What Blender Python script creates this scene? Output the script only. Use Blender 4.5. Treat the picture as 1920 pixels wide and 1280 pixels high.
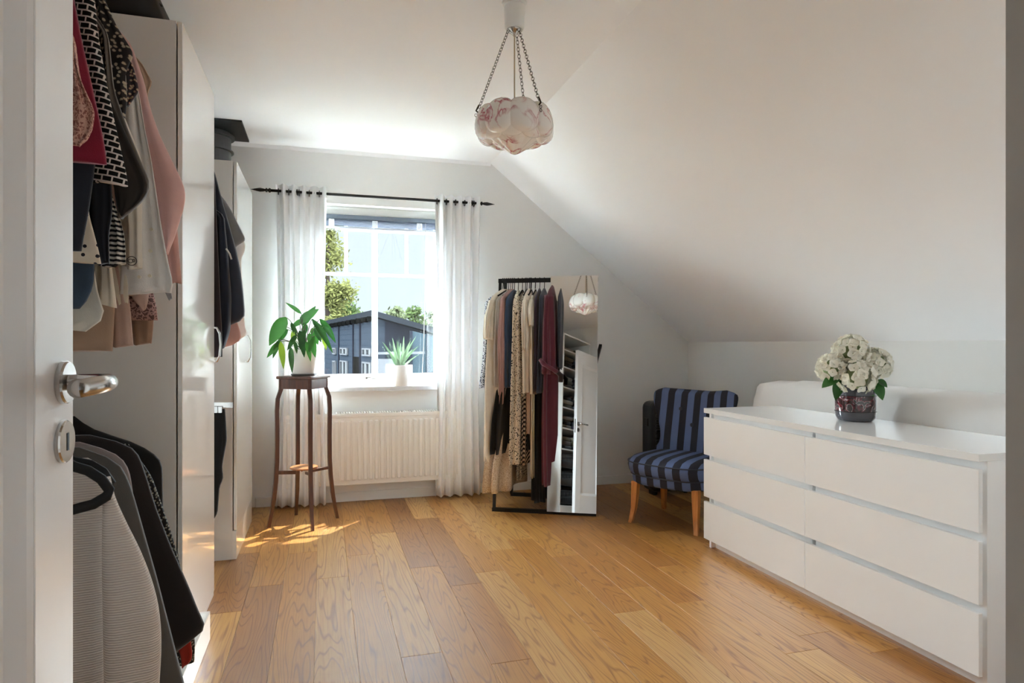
import bpy, bmesh, math, random
from mathutils import Vector, Matrix
random.seed(7)
sc = bpy.context.scene
for o in list(bpy.data.objects): bpy.data.objects.remove(o)
C = sc.collection
PI = math.pi
# ------------------------------------------------------------------ camera
F, H, HY = 1212.0, 1.137, 645.0
YAW = math.radians(16.3)
SN, CS = math.sin(YAW), math.cos(YAW)
cam_d = bpy.data.cameras.new('camera'); cam = bpy.data.objects.new('camera', cam_d); C.objects.link(cam)
cam.location = (0, 0, H); cam.rotation_euler = (PI/2, 0, -YAW)
cam_d.sensor_width = 36; cam_d.lens = F/1920*36; cam_d.shift_y = (HY-640)/1920
cam_d.clip_start = .02; cam_d.clip_end = 400
sc.camera = cam
# ------------------------------------------------------------------ world, sun, exposure
w = bpy.data.worlds.new('sky'); sc.world = w; w.use_nodes = True
bg = w.node_tree.nodes['Background']
bg.inputs[0].default_value = (.83, .945, 1.05, 1); bg.inputs[1].default_value = 16.0
sun_d = bpy.data.lights.new('sun', 'SUN'); sun_d.energy = 4; sun_d.angle = .01; sun_d.color = (1, .95, .86)
sun = bpy.data.objects.new('sun', sun_d); C.objects.link(sun); sun.location = (6, 12, 12)
sun.rotation_euler = Vector((-.58, -.72, -1.25)).to_track_quat('-Z', 'Y').to_euler()
portal_d = bpy.data.lights.new('window_portal', 'AREA'); portal_d.shape = 'RECTANGLE'; portal_d.size = 1.3; portal_d.size_y = 1.5
portal_d.cycles.is_portal = True
portal = bpy.data.objects.new('window_portal', portal_d); C.objects.link(portal)
portal.location = (.375, 5.14, 1.47); portal.rotation_euler = (-PI/2, 0, 0)
vs = sc.view_settings; vs.view_transform = 'Standard'; vs.look = 'None'; vs.gamma = 1; vs.exposure = 2.9; vs.use_curve_mapping = False
cy = sc.cycles; cy.use_denoising = True; cy.max_bounces = 14; cy.diffuse_bounces = 10; cy.glossy_bounces = 5
cy.transmission_bounces = 8; cy.transparent_max_bounces = 16; cy.sample_clamp_indirect = 6; cy.sample_clamp_direct = .132; cy.caustics_reflective = False; cy.caustics_refractive = False

# ------------------------------------------------------------------ geometry helpers
def rayd(px, py):
    r = (px-960)/F
    return Vector((SN+r*CS, CS-r*SN, -(py-HY)/F))
def at_Y(px, py, Y):
    d = rayd(px, py); t = Y/d.y; return Vector((d.x*t, Y, H+d.z*t))
def at_X(px, py, X):
    d = rayd(px, py); t = X/d.x; return Vector((X, d.y*t, H+d.z*t))
def at_D(px, py, D):
    d = rayd(px, py); return Vector((d.x*D, d.y*D, H+d.z*D))
WM = {}
def world(o): return WM.get(o.name, Matrix.Identity(4))
def lin(h):
    h = h.lstrip('#'); v = [int(h[i:i+2], 16)/255 for i in (0, 2, 4)]
    return tuple(c/12.92 if c <= .04045 else ((c+.055)/1.055)**2.4 for c in v)+(1,)

class MB:
    def __init__(s): s.bm = bmesh.new()
    def box(s, x0, x1, y0, y1, z0, z1, bev=0, seg=2):
        r = bmesh.ops.create_cube(s.bm, size=1)
        for v in r['verts']:
            v.co = Vector(((x0+x1)/2+v.co.x*(x1-x0), (y0+y1)/2+v.co.y*(y1-y0), (z0+z1)/2+v.co.z*(z1-z0)))
        if bev:
            es = {e for v in r['verts'] for e in v.link_edges}
            bmesh.ops.bevel(s.bm, geom=list(es), offset=bev, segments=seg, affect='EDGES', profile=.5)
        return s
    def bar(s, a, b, wd, th, up=(0, 0, 1), bev=0):
        a, b = Vector(a), Vector(b); d = (b-a); L = d.length; d.normalize()
        u = Vector(up); u = (u-d*u.dot(d))
        if u.length < 1e-4: u = Vector((1, 0, 0)); u = u-d*u.dot(d)
        u.normalize(); sd = d.cross(u); m = Matrix((sd, d, u)).transposed()
        r = bmesh.ops.create_cube(s.bm, size=1)
        for v in r['verts']: v.co = (a+b)/2+m@Vector((v.co.x*wd, v.co.y*L, v.co.z*th))
        if bev:
            es = {e for v in r['verts'] for e in v.link_edges}
            bmesh.ops.bevel(s.bm, geom=list(es), offset=bev, segments=2, affect='EDGES', profile=.5)
        return s
    def rings(s, rings, closed=True, caps=True):
        vv = [[s.bm.verts.new(p) for p in r] for r in rings]
        n = len(vv[0])
        for a, b in zip(vv, vv[1:]):
            for i in range(n if closed else n-1):
                j = (i+1) % n
                try: s.bm.faces.new((a[i], a[j], b[j], b[i]))
                except ValueError: pass
        if caps and closed:
            for r in (vv[0][::-1], vv[-1]):
                try: s.bm.faces.new(r)
                except ValueError: pass
        return s
    def tube(s, pts, rad, n=8, caps=True, flat=1.0):
        pts = [Vector(p) for p in pts]; k = len(pts)
        if not isinstance(rad, (list, tuple)): rad = [rad]*k
        rs = []; ref = None
        for i, p in enumerate(pts):
            t = (pts[min(i+1, k-1)]-pts[max(i-1, 0)]).normalized()
            if ref is None: ref = Vector((0, 0, 1)) if abs(t.z) < .9 else Vector((1, 0, 0))
            a = (ref-t*ref.dot(t)).normalized(); ref = a; b = t.cross(a)
            rs.append([p+(a*math.cos(q)+b*math.sin(q)*flat)*rad[i] for q in [2*PI*j/n for j in range(n)]])
        return s.rings(rs, True, caps)
    def lathe(s, prof, c=(0, 0, 0), n=24, caps=True):
        c = Vector(c)
        return s.rings([[c+Vector((r*math.cos(2*PI*j/n), r*math.sin(2*PI*j/n), z)) for j in range(n)] for r, z in prof], True, caps)
    def torus(s, c, R, r, ax=(0, 0, 1), n=12, m=6, sx=1.0, along=None):
        ax = Vector(ax).normalized(); c = Vector(c)
        u = Vector(along).normalized() if along else (Vector((1, 0, 0)) if abs(ax.x) < .9 else Vector((0, 1, 0)))
        u = (u-ax*u.dot(ax)).normalized(); v = ax.cross(u)
        vv = []
        for i in range(n):
            a = 2*PI*i/n; d = u*math.cos(a)*sx+v*math.sin(a)
            vv.append([s.bm.verts.new(c+d*R+(d.normalized()*math.cos(2*PI*j/m)+ax*math.sin(2*PI*j/m))*r) for j in range(m)])
        for i in range(n):
            for j in range(m):
                a, b = vv[i], vv[(i+1) % n]
                s.bm.faces.new((a[j], b[j], b[(j+1) % m], a[(j+1) % m]))
        return s
    def face(s, pts):
        s.bm.faces.new([s.bm.verts.new(p) for p in pts]); return s
    def sheet(s, grid):
        vv = [[s.bm.verts.new(p) for p in r] for r in grid]
        for a, b in zip(vv, vv[1:]):
            for i in range(len(a)-1): s.bm.faces.new((a[i], a[i+1], b[i+1], b[i]))
        return s
    def build(s, name, mat, parent=None, smooth=False, base=None, local=False, recalc=True, solid=0):
        if recalc: bmesh.ops.recalc_face_normals(s.bm, faces=s.bm.faces)
        me = bpy.data.meshes.new(name)
        if parent is not None:
            mw = world(parent)
            if not local: s.bm.transform(mw.inverted())
            M = mw
        else:
            if base is None:
                xs = [v.co for v in s.bm.verts]
                base = ((min(v.x for v in xs)+max(v.x for v in xs))/2, (min(v.y for v in xs)+max(v.y for v in xs))/2, min(v.z for v in xs))
            M = Matrix.Translation(base)
            if not local: s.bm.transform(M.inverted())
        s.bm.to_mesh(me); s.bm.free()
        if smooth:
            for p in me.polygons: p.use_smooth = True
        o = bpy.data.objects.new(name, me); C.objects.link(o)
        if mat: me.materials.append(mat)
        if parent is not None: o.parent = parent
        else: o.location = base
        WM[o.name] = M
        if solid:
            m = o.modifiers.new('thickness', 'SOLIDIFY'); m.thickness = solid; m.offset = 0
        if smooth == 2:
            m = o.modifiers.new('smooth', 'SUBSURF'); m.levels = 1; m.render_levels = 1
        return o

def tag(o, label=None, cat=None, group=None, kind=None):
    if label: o['label'] = label
    if cat: o['category'] = cat
    if group: o['group'] = group
    if kind: o['kind'] = kind
    return o
def thing(name, label, cat, loc=(0, 0, 0), rz=0, group=None, kind=None):
    o = bpy.data.objects.new(name, None); C.objects.link(o); o.empty_display_size = .1
    o.location = loc; o.rotation_euler = (0, 0, rz)
    WM[o.name] = Matrix.Translation(loc)@Matrix.Rotation(rz, 4, 'Z')
    return tag(o, label, cat, group, kind)
def share(src, name, parent, M):
    """another object with the mesh of src, placed by the local matrix M under parent"""
    o = bpy.data.objects.new(name, src.data); C.objects.link(o); o.parent = parent; o.matrix_basis = M
    return o
def lerp_rows(rows, n):
    """rows: tuples whose first value is the parameter; resample to n rows, smoothed"""
    t0, t1 = rows[0][0], rows[-1][0]; out = []
    for i in range(n+1):
        t = t0+(t1-t0)*i/n
        for k in range(len(rows)-1):
            a, b = rows[k][0], rows[k+1][0]
            if (a <= t <= b) or (b <= t <= a):
                q = 0 if a == b else (t-a)/(b-a); break
        out.append((t,)+tuple(rows[k][j]+(rows[k+1][j]-rows[k][j])*q for j in range(1, len(rows[0]))))
    sm = [out[0]]
    for i in range(1, n):
        sm.append((out[i][0],)+tuple((out[i-1][j]+2*out[i][j]+out[i+1][j])/4 for j in range(1, len(out[0]))))
    return sm+[out[-1]]

# ------------------------------------------------------------------ materials
def nodes(name):
    m = bpy.data.materials.new(name); m.use_nodes = True; nt = m.node_tree
    return m, nt, nt.nodes['Principled BSDF']
def N(nt, t, **kw):
    n = nt.nodes.new(t)
    for k, v in kw.items():
        if k in n.inputs: n.inputs[k].default_value = v
        else: setattr(n, k, v)
    return n
def bump(nt, b, h, strength=.2, dist=.002):
    bp = N(nt, 'ShaderNodeBump'); bp.inputs['Strength'].default_value = strength; bp.inputs['Distance'].default_value = dist
    nt.links.new(h, bp.inputs['Height']); nt.links.new(bp.outputs[0], b.inputs['Normal'])
def M(name, col, rough=.5, metal=0, var=.06, scale=30, bmp=0, bscale=None, coat=0, sheen=0, spec=.5):
    m, nt, b = nodes(name); col = lin(col) if isinstance(col, str) else col
    tc = N(nt, 'ShaderNodeTexCoord'); nz = N(nt, 'ShaderNodeTexNoise'); nz.inputs['Scale'].default_value = scale; nz.inputs['Detail'].default_value = 4
    nt.links.new(tc.outputs['Object'], nz.inputs['Vector'])
    mx = N(nt, 'ShaderNodeMix', data_type='RGBA')
    mx.inputs['A'].default_value = tuple(c*(1-var) for c in col[:3])+(1,); mx.inputs['B'].default_value = tuple(min(1, c*(1+var)) for c in col[:3])+(1,)
    nt.links.new(nz.outputs['Fac'], mx.inputs[0]); nt.links.new(mx.outputs['Result'], b.inputs['Base Color'])
    b.inputs['Roughness'].default_value = rough; b.inputs['Metallic'].default_value = metal
    b.inputs['Coat Weight'].default_value = coat; b.inputs['Sheen Weight'].default_value = sheen; b.inputs['Specular IOR Level'].default_value = spec
    if bmp:
        n2 = N(nt, 'ShaderNodeTexNoise'); n2.inputs['Scale'].default_value = bscale or scale*4; nt.links.new(tc.outputs['Object'], n2.inputs['Vector'])
        bump(nt, b, n2.outputs['Fac'], bmp)
    return m
def fabric(name, col, rough=.85, var=.15, scale=14, weave=420):
    return M(name, col, rough, 0, var, scale, .25, weave, 0, .25, .2)
def pattern(name, kind, c1, c2, scale=60, rough=.85, c3=None):
    m, nt, b = nodes(name); c1, c2 = lin(c1), lin(c2)
    tc = N(nt, 'ShaderNodeTexCoord'); L = nt.links.new
    ramp = N(nt, 'ShaderNodeValToRGB'); e = ramp.color_ramp.elements
    ramp.color_ramp.interpolation = 'CONSTANT'
    b.inputs['Roughness'].default_value = rough; b.inputs['Specular IOR Level'].default_value = .2
    mp = N(nt, 'ShaderNodeMapping'); L(tc.outputs['Object'], mp.inputs['Vector'])
    if kind == 'dots':
        v = N(nt, 'ShaderNodeTexVoronoi'); v.inputs['Scale'].default_value = scale; v.inputs['Randomness'].default_value = .35; v.voronoi_dimensions = '2D'
        mp.inputs['Rotation'].default_value = (PI/2, 0, 0)
        L(mp.outputs[0], v.inputs['Vector']); src = v.outputs['Distance']; e[0].color = c2; e[1].color = c1; e[1].position = .17
    elif kind == 'floral':
        v = N(nt, 'ShaderNodeTexVoronoi'); v.inputs['Scale'].default_value = scale; v.voronoi_dimensions = '2D'; mp.inputs['Rotation'].default_value = (PI/2, 0, 0)
        nz = N(nt, 'ShaderNodeTexNoise'); nz.inputs['Scale'].default_value = scale*1.5; L(mp.outputs[0], nz.inputs['Vector'])
        ad = N(nt, 'ShaderNodeMath', operation='MULTIPLY_ADD'); L(nz.outputs['Fac'], ad.inputs[0]); ad.inputs[1].default_value = .5; L(v.outputs['Distance'], ad.inputs[2])
        L(mp.outputs[0], v.inputs['Vector']); src = ad.outputs[0]; e[0].color = c2; e[1].color = c1; e[1].position = .58
        if c3: x = ramp.color_ramp.elements.new(.50); x.color = lin(c3)
    elif kind == 'leopard':
        v = N(nt, 'ShaderNodeTexVoronoi', feature='F1'); v.inputs['Scale'].default_value = scale
        nz = N(nt, 'ShaderNodeTexNoise'); nz.inputs['Scale'].default_value = scale*.7; L(mp.outputs[0], nz.inputs['Vector'])
        ad = N(nt, 'ShaderNodeMath', operation='MULTIPLY_ADD'); L(nz.outputs['Fac'], ad.inputs[0]); ad.inputs[1].default_value = .45; L(v.outputs['Distance'], ad.inputs[2])
        L(mp.outputs[0], v.inputs['Vector']); src = ad.outputs[0]; e[0].color = c2; e[1].color = c1; e[1].position = .56
    elif kind in ('hstripe', 'vstripe', 'diag', 'zigzag'):
        mp.inputs['Rotation'].default_value = {'hstripe': (0, 0, 0), 'vstripe': (0, PI/2, 0), 'diag': (0, .7, 0), 'zigzag': (0, 0, 0)}[kind]
        wv = N(nt, 'ShaderNodeTexWave', bands_direction='Z'); wv.inputs['Scale'].default_value = scale
        wv.inputs['Distortion'].default_value = 6 if kind == 'zigzag' else .6; wv.inputs['Detail Scale'].default_value = 3; wv.inputs['Detail'].default_value = .5
        L(mp.outputs[0], wv.inputs['Vector']); src = wv.outputs['Fac']; e[0].color = c1; e[1].color = c2; e[1].position = .5
    elif kind == 'braid':
        br = N(nt, 'ShaderNodeTexBrick'); mp.inputs['Rotation'].default_value = (PI/2, 0, -.16)
        br.inputs['Scale'].default_value = scale; br.inputs['Color1'].default_value = c2; br.inputs['Color2'].default_value = c2; br.inputs['Mortar'].default_value = c1
        br.inputs['Mortar Size'].default_value = .05; br.inputs['Brick Width'].default_value = .6; br.inputs['Row Height'].default_value = .36; br.inputs['Mortar Smooth'].default_value = .1
        L(mp.outputs[0], br.inputs['Vector']); L(br.outputs['Color'], b.inputs['Base Color']); bump(nt, b, br.outputs['Fac'], .5, .003); return m
    elif kind == 'rib':
        wv = N(nt, 'ShaderNodeTexWave', bands_direction='Z'); wv.inputs['Scale'].default_value = scale; wv.inputs['Distortion'].default_value = .8
        L(mp.outputs[0], wv.inputs['Vector']); src = wv.outputs['Fac']; e[0].color = c2; e[1].color = c1; e[1].position = .5
        ramp.color_ramp.interpolation = 'EASE'; bump(nt, b, wv.outputs['Fac'], .6, .002)
    elif kind == 'lace':
        v = N(nt, 'ShaderNodeTexVoronoi', feature='DISTANCE_TO_EDGE'); v.inputs['Scale'].default_value = scale
        nz = N(nt, 'ShaderNodeTexNoise'); nz.inputs['Scale'].default_value = scale; L(mp.outputs[0], nz.inputs['Vector'])
        mx = N(nt, 'ShaderNodeMix', data_type='VECTOR'); mx.inputs[0].default_value = .03
        L(mp.outputs[0], mx.inputs['A']); L(nz.outputs['Color'], mx.inputs['B']); L(mx.outputs['Result'], v.inputs['Vector'])
        src = v.outputs['Distance']; e[0].color = c1; e[1].color = c2; e[1].position = .13; bump(nt, b, v.outputs['Distance'], -.6, .004)
    elif kind == 'xstripe':
        sx = N(nt, 'ShaderNodeSeparateXYZ'); L(tc.outputs['Object'], sx.inputs[0])
        mu = N(nt, 'ShaderNodeMath', operation='MULTIPLY'); L(sx.outputs[0], mu.inputs[0]); mu.inputs[1].default_value = scale
        fr = N(nt, 'ShaderNodeMath', operation='FRACT'); L(mu.outputs[0], fr.inputs[0]); src = fr.outputs[0]; e[0].color = c1; e[1].color = c2; e[1].position = .5
        nz = N(nt, 'ShaderNodeTexNoise'); nz.inputs['Scale'].default_value = 700; L(tc.outputs['Object'], nz.inputs['Vector']); bump(nt, b, nz.outputs['Fac'], .3)
    L(src, ramp.inputs['Fac']); L(ramp.outputs['Color'], b.inputs['Base Color'])
    return m
def wood_floor():
    m, nt, b = nodes('oak_planks'); L = nt.links.new
    tc = N(nt, 'ShaderNodeTexCoord'); oi = N(nt, 'ShaderNodeObjectInfo')
    off = N(nt, 'ShaderNodeVectorMath', operation='SCALE'); off.inputs[0].default_value = (3.1, 17.0, 5.0); sh = N(nt, 'ShaderNodeMath', operation='MULTIPLY'); L(oi.outputs['Random'], sh.inputs[0]); sh.inputs[1].default_value = 9.0
    L(sh.outputs[0], off.inputs['Scale'])
    ad = N(nt, 'ShaderNodeVectorMath', operation='ADD'); L(tc.outputs['Object'], ad.inputs[0]); L(off.outputs[0], ad.inputs[1])
    mp = N(nt, 'ShaderNodeMapping'); mp.inputs['Scale'].default_value = (6.5, .55, 1); L(ad.outputs[0], mp.inputs['Vector'])
    nz = N(nt, 'ShaderNodeTexNoise'); nz.inputs['Scale'].default_value = 1.1; nz.inputs['Detail'].default_value = 2.0; nz.inputs['Roughness'].default_value = .45; L(mp.outputs[0], nz.inputs['Vector'])
    # contour lines of a stretched noise = cathedral grain
    mu = N(nt, 'ShaderNodeMath', operation='MULTIPLY'); L(nz.outputs['Fac'], mu.inputs[0]); mu.inputs[1].default_value = 52
    fr = N(nt, 'ShaderNodeMath', operation='PINGPONG'); L(mu.outputs[0], fr.inputs[0]); fr.inputs[1].default_value = 1
    gr = N(nt, 'ShaderNodeValToRGB'); L(fr.outputs[0], gr.inputs['Fac']); gr.color_ramp.elements[0].color = (1, 1, 1, 1); gr.color_ramp.elements[0].position = 0; gr.color_ramp.elements[1].color = (0, 0, 0, 1); gr.color_ramp.elements[1].position = .34
    fine = N(nt, 'ShaderNodeTexNoise'); fm = N(nt, 'ShaderNodeMapping'); fm.inputs['Scale'].default_value = (220, 5, 1); L(ad.outputs[0], fm.inputs['Vector']); L(fm.outputs[0], fine.inputs['Vector']); fine.inputs['Scale'].default_value = 1; fine.inputs['Detail'].default_value = 3
    ramp = N(nt, 'ShaderNodeValToRGB'); L(oi.outputs['Random'], ramp.inputs['Fac'])
    cols = ['#b07f40', '#a57335', '#b98b4d', '#976530', '#ae7c40', '#bd925a', '#a06d34', '#90602f', '#b38347']
    e = ramp.color_ramp.elements; e[0].color = lin(cols[0]); e[1].color = lin(cols[-1]); ramp.color_ramp.interpolation = 'CONSTANT'
    e[1].position = 8/9
    for i, c in enumerate(cols[1:-1]): x = e.new((i+1)/9); x.color = lin(c)
    dark = N(nt, 'ShaderNodeMix', data_type='RGBA', blend_type='MULTIPLY'); L(ramp.outputs['Color'], dark.inputs['A']); dark.inputs['B'].default_value = lin('#a87c50')
    fa = N(nt, 'ShaderNodeMath', operation='MULTIPLY'); L(gr.outputs['Color'], fa.inputs[0]); fa.inputs[1].default_value = .72
    L(fa.outputs[0], dark.inputs[0])
    d2 = N(nt, 'ShaderNodeMix', data_type='RGBA', blend_type='MULTIPLY'); L(dark.outputs['Result'], d2.inputs['A']); d2.inputs['B'].default_value = lin('#c9a987')
    fr2 = N(nt, 'ShaderNodeMapRange'); L(fine.outputs['Fac'], fr2.inputs['Value']); fr2.inputs['From Min'].default_value = .45; fr2.inputs['From Max'].default_value = .75; fr2.inputs['To Max'].default_value = .6
    L(fr2.outputs[0], d2.inputs[0]); L(d2.outputs['Result'], b.inputs['Base Color'])
    b.inputs['Roughness'].default_value = .38; b.inputs['Specular IOR Level'].default_value = .55; bump(nt, b, fine.outputs['Fac'], .12, .001)
    return m
def wood(name, c1, c2, rough=.4, axis='Z', scale=14):
    m, nt, b = nodes(name); L = nt.links.new
    tc = N(nt, 'ShaderNodeTexCoord'); mp = N(nt, 'ShaderNodeMapping'); L(tc.outputs['Object'], mp.inputs['Vector'])
    mp.inputs['Scale'].default_value = {'Z': (5, 5, .5), 'X': (.5, 5, 5), 'Y': (5, .5, 5)}[axis]
    nz = N(nt, 'ShaderNodeTexNoise'); nz.inputs['Scale'].default_value = scale; nz.inputs['Detail'].default_value = 5; L(mp.outputs[0], nz.inputs['Vector'])
    r = N(nt, 'ShaderNodeValToRGB'); r.color_ramp.elements[0].color = lin(c1); r.color_ramp.elements[1].color = lin(c2); r.color_ramp.elements[0].position = .3; r.color_ramp.elements[1].position = .7
    L(nz.outputs['Fac'], r.inputs['Fac']); L(r.outputs['Color'], b.inputs['Base Color']); b.inputs['Roughness'].default_value = rough
    return m
def glass_mat():
    m = bpy.data.materials.new('window_glass'); m.use_nodes = True; nt = m.node_tree; nt.nodes.clear(); L = nt.links.new
    out = N(nt, 'ShaderNodeOutputMaterial'); tr = N(nt, 'ShaderNodeBsdfTransparent'); gl = N(nt, 'ShaderNodeBsdfGlossy'); gl.inputs['Roughness'].default_value = .01
    lw = N(nt, 'ShaderNodeLayerWeight'); pw = N(nt, 'ShaderNodeMath', operation='POWER'); L(lw.outputs['Facing'], pw.inputs[0]); pw.inputs[1].default_value = 5.0; fz = N(nt, 'ShaderNodeMath', operation='MULTIPLY_ADD'); L(pw.outputs[0], fz.inputs[0]); fz.inputs[1].default_value = .8; fz.inputs[2].default_value = .03; mx = N(nt, 'ShaderNodeMixShader'); tr.inputs[0].default_value = (.96, .98, .97, 1)
    L(fz.outputs[0], mx.inputs[0]); L(tr.outputs[0], mx.inputs[1]); L(gl.outputs[0], mx.inputs[2]); L(mx.outputs[0], out.inputs[0])
    return m
def sheer():
    m = bpy.data.materials.new('sheer_fabric'); m.use_nodes = True; nt = m.node_tree; nt.nodes.clear(); L = nt.links.new
    out = N(nt, 'ShaderNodeOutputMaterial'); tr = N(nt, 'ShaderNodeBsdfTransparent'); tl = N(nt, 'ShaderNodeBsdfTranslucent'); df = N(nt, 'ShaderNodeBsdfDiffuse')
    df.inputs[0].default_value = (.9, .9, .9, 1); tl.inputs[0].default_value = (.86, .87, .88, 1)
    nz = N(nt, 'ShaderNodeTexNoise'); tc = N(nt, 'ShaderNodeTexCoord'); L(tc.outputs['Object'], nz.inputs['Vector']); nz.inputs['Scale'].default_value = 900
    mr = N(nt, 'ShaderNodeMapRange'); L(nz.outputs['Fac'], mr.inputs['Value']); mr.inputs['To Min'].default_value = .0; mr.inputs['To Max'].default_value = .05
    a = N(nt, 'ShaderNodeMixShader'); a.inputs[0].default_value = .10; L(df.outputs[0], a.inputs[1]); L(tl.outputs[0], a.inputs[2])
    b = N(nt, 'ShaderNodeMixShader'); L(mr.outputs[0], b.inputs[0]); L(a.outputs[0], b.inputs[1]); L(tr.outputs[0], b.inputs[2]); L(b.outputs[0], out.inputs[0])
    return m
def marble_glass():
    m, nt, b = nodes('marbled_pink_glass'); L = nt.links.new
    tc = N(nt, 'ShaderNodeTexCoord'); n1 = N(nt, 'ShaderNodeTexNoise'); n1.inputs['Scale'].default_value = 9; n1.inputs['Detail'].default_value = 6; n1.inputs['Distortion'].default_value = 1.6; L(tc.outputs['Object'], n1.inputs['Vector'])
    r = N(nt, 'ShaderNodeValToRGB'); e = r.color_ramp.elements; e[0].position = .0; e[0].color = lin('#ece6e0'); e[1].position = 1; e[1].color = lin('#ece6e0')
    for p, c in ((.46, '#ece6e0'), (.49, '#c98c92'), (.505, '#b04a5c'), (.52, '#d9b4b4'), (.56, '#eee8e4')): x = e.new(p); x.color = lin(c)
    n2 = N(nt, 'ShaderNodeTexNoise'); n2.inputs['Scale'].default_value = 7; L(tc.outputs['Object'], n2.inputs['Vector'])
    mr = N(nt, 'ShaderNodeMapRange'); L(n2.outputs['Fac'], mr.inputs['Value']); mr.inputs['From Min'].default_value = .45; mr.inputs['From Max'].default_value = .58
    mx = N(nt, 'ShaderNodeMix', data_type='RGBA'); mx.inputs['A'].default_value = lin('#ebe7e2'); L(r.outputs['Color'], mx.inputs['B']); L(mr.outputs[0], mx.inputs[0]); L(n1.outputs['Fac'], r.inputs['Fac'])
    L(mx.outputs['Result'], b.inputs['Base Color']); b.inputs['Roughness'].default_value = .12; b.inputs['Subsurface Weight'].default_value = .0
    return m
def leaf_mat(name, c1, c2, trans=.25):
    m, nt, b = nodes(name); L = nt.links.new; oi = N(nt, 'ShaderNodeObjectInfo'); tc = N(nt, 'ShaderNodeTexCoord')
    nz = N(nt, 'ShaderNodeTexNoise'); nz.inputs['Scale'].default_value = 25; L(tc.outputs['Object'], nz.inputs['Vector'])
    a = N(nt, 'ShaderNodeMath', operation='MULTIPLY_ADD'); L(nz.outputs['Fac'], a.inputs[0]); a.inputs[1].default_value = .5; 
    s2 = N(nt, 'ShaderNodeMath', operation='MULTIPLY_ADD'); L(oi.outputs['Random'], s2.inputs[0]); s2.inputs[1].default_value = .7; s2.inputs[2].default_value = -.1; L(s2.outputs[0], a.inputs[2])
    mx = N(nt, 'ShaderNodeMix', data_type='RGBA'); mx.inputs['A'].default_value = lin(c1); mx.inputs['B'].default_value = lin(c2); L(a.outputs[0], mx.inputs[0]); L(mx.outputs['Result'], b.inputs['Base Color'])
    b.inputs['Roughness'].default_value = .4
    out = [n for n in nt.nodes if n.type == 'OUTPUT_MATERIAL'][0]
    tl = N(nt, 'ShaderNodeBsdfTranslucent'); L(mx.outputs['Result'], tl.inputs[0]); ms = N(nt, 'ShaderNodeMixShader'); ms.inputs[0].default_value = trans
    L(b.outputs[0], ms.inputs[1]); L(tl.outputs[0], ms.inputs[2]); L(ms.outputs[0], out.inputs[0])
    return m

WALL = M('wall_paint', '#e6e5e2', .9, 0, .015, 3, .03, 300)
CEIL = M('ceiling_paint', '#f1f0f0', .92, 0, .012, 3, .02, 300)
TRIM = M('trim_paint', '#e4e3df', .45, 0, .01, 5)
DOORP = M('door_paint', '#ecebec', .25, 0, .01, 5)
GLOSS = M('glossy_white_lacquer', '#e8e6e2', .12, 0, .008, 4, coat=.3)
CARC = M('wardrobe_foil', '#dedcd8', .45, 0, .015, 6)
DRESS = M('white_dresser_foil', '#eeedec', .38, 0, .01, 6)
DTOP = M('glossy_dresser_top', '#e6e5e3', .15, 0, .01, 6)
BLACKM = M('black_iron', '#1c1a19', .5, .4, .1)
CHROME = M('brushed_steel', '#c4c2c0', .18, 1, .03)
DKWOOD = wood('dark_walnut', '#3a2018', '#5a3425', .3)
BEECH = wood('honey_beech', '#a8632a', '#c98443', .35)
GLASS = glass_mat(); SHEER = sheer(); FLOOR = wood_floor()
POTW = M('white_ceramic', '#e4e2df', .3, 0, .01)
RADW = M('radiator_enamel', '#e8e6e2', .3, 0, .01)
BLACKP = M('black_velvet', '#0d0d0f', .8, 0, .2)
SOIL = M('potting_soil', '#2a1f18', .95, 0, .3, 60)

# ------------------------------------------------------------------ setting
YB, XR, XL, ZC, XK, ZK = 4.83, 2.963, -1.07, 2.53, 1.24, 1.155
YN = .30                                   # room face of the near wall
def st(mb, name, mat, label=None, parent=None, **k):
    o = mb.build(name, mat, parent, **k)
    if parent is None: o['kind'] = 'structure'
    if label: o['label'] = label
    return o
fl = st(MB().box(XL-.1, XR+.1, -1.8, YB+.1, -.12, -.012), 'floor', FLOOR, 'honey oak plank floor')
row = 0; x = -.03-.151*7
while x < XR:
    x1 = min(x+.1505, XR); x0 = max(x, XL)
    y = -1.75+random.uniform(0, 1.2) - .6
    if x1 > x0+.02:
        while y < YB:
            ln = random.uniform(.75, 1.75); y1 = min(y+ln, YB); y0 = max(y, -1.75)
            if YB-y1 < .25: y1 = YB
            if y1 > y0+.02:
                MB().box(x0+.0004, x1-.0004, y0+.0005, y1-.0005, -.012, 0, .0012, 1).build('plank', FLOOR, None).parent = fl
                pl = C.objects[-1]; 
                pl.location = (Vector(pl.location)-Vector(fl.location))
            y = y1
    x += .151
OX0, OX1, OZ0, OZ1 = -.17, .92, .83, 2.15       # window opening
wb = MB().box(XL-.1, OX0, YB, YB+.3, 0, ZC+.3).box(OX1, XR+.1, YB, YB+.3, 0, ZC+.3).box(OX0, OX1, YB, YB+.3, 0, OZ0-.03).box(OX0, OX1, YB, YB+.3, OZ1, ZC+.3)
st(wb, 'wall_back', WALL, 'off-white back wall with window')
st(MB().box(XL-.15, XL, -1.8, YB+.3, 0, ZC+.1), 'wall_left', WALL, 'white wall behind the wardrobes')
st(MB().box(XR, XR+.15, -1.8, YB+.3, 0, ZK+.25), 'wall_right', WALL, 'low white knee wall under the sloping ceiling')
st(MB().box(XL-.1, XK, -1.8, YB+.1, ZC, ZC+.15), 'ceiling', CEIL, 'flat white ceiling')
sl = MB().rings([[(XK, yy, ZC), (XR+.02, yy, ZK-.016), (XR+.12, yy, ZK+.1), (XK, yy, ZC+.15)] for yy in (-1.8, YB+.1)])
st(sl, 'ceiling', CEIL, 'sloping white attic ceiling on the dresser side')
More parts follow.
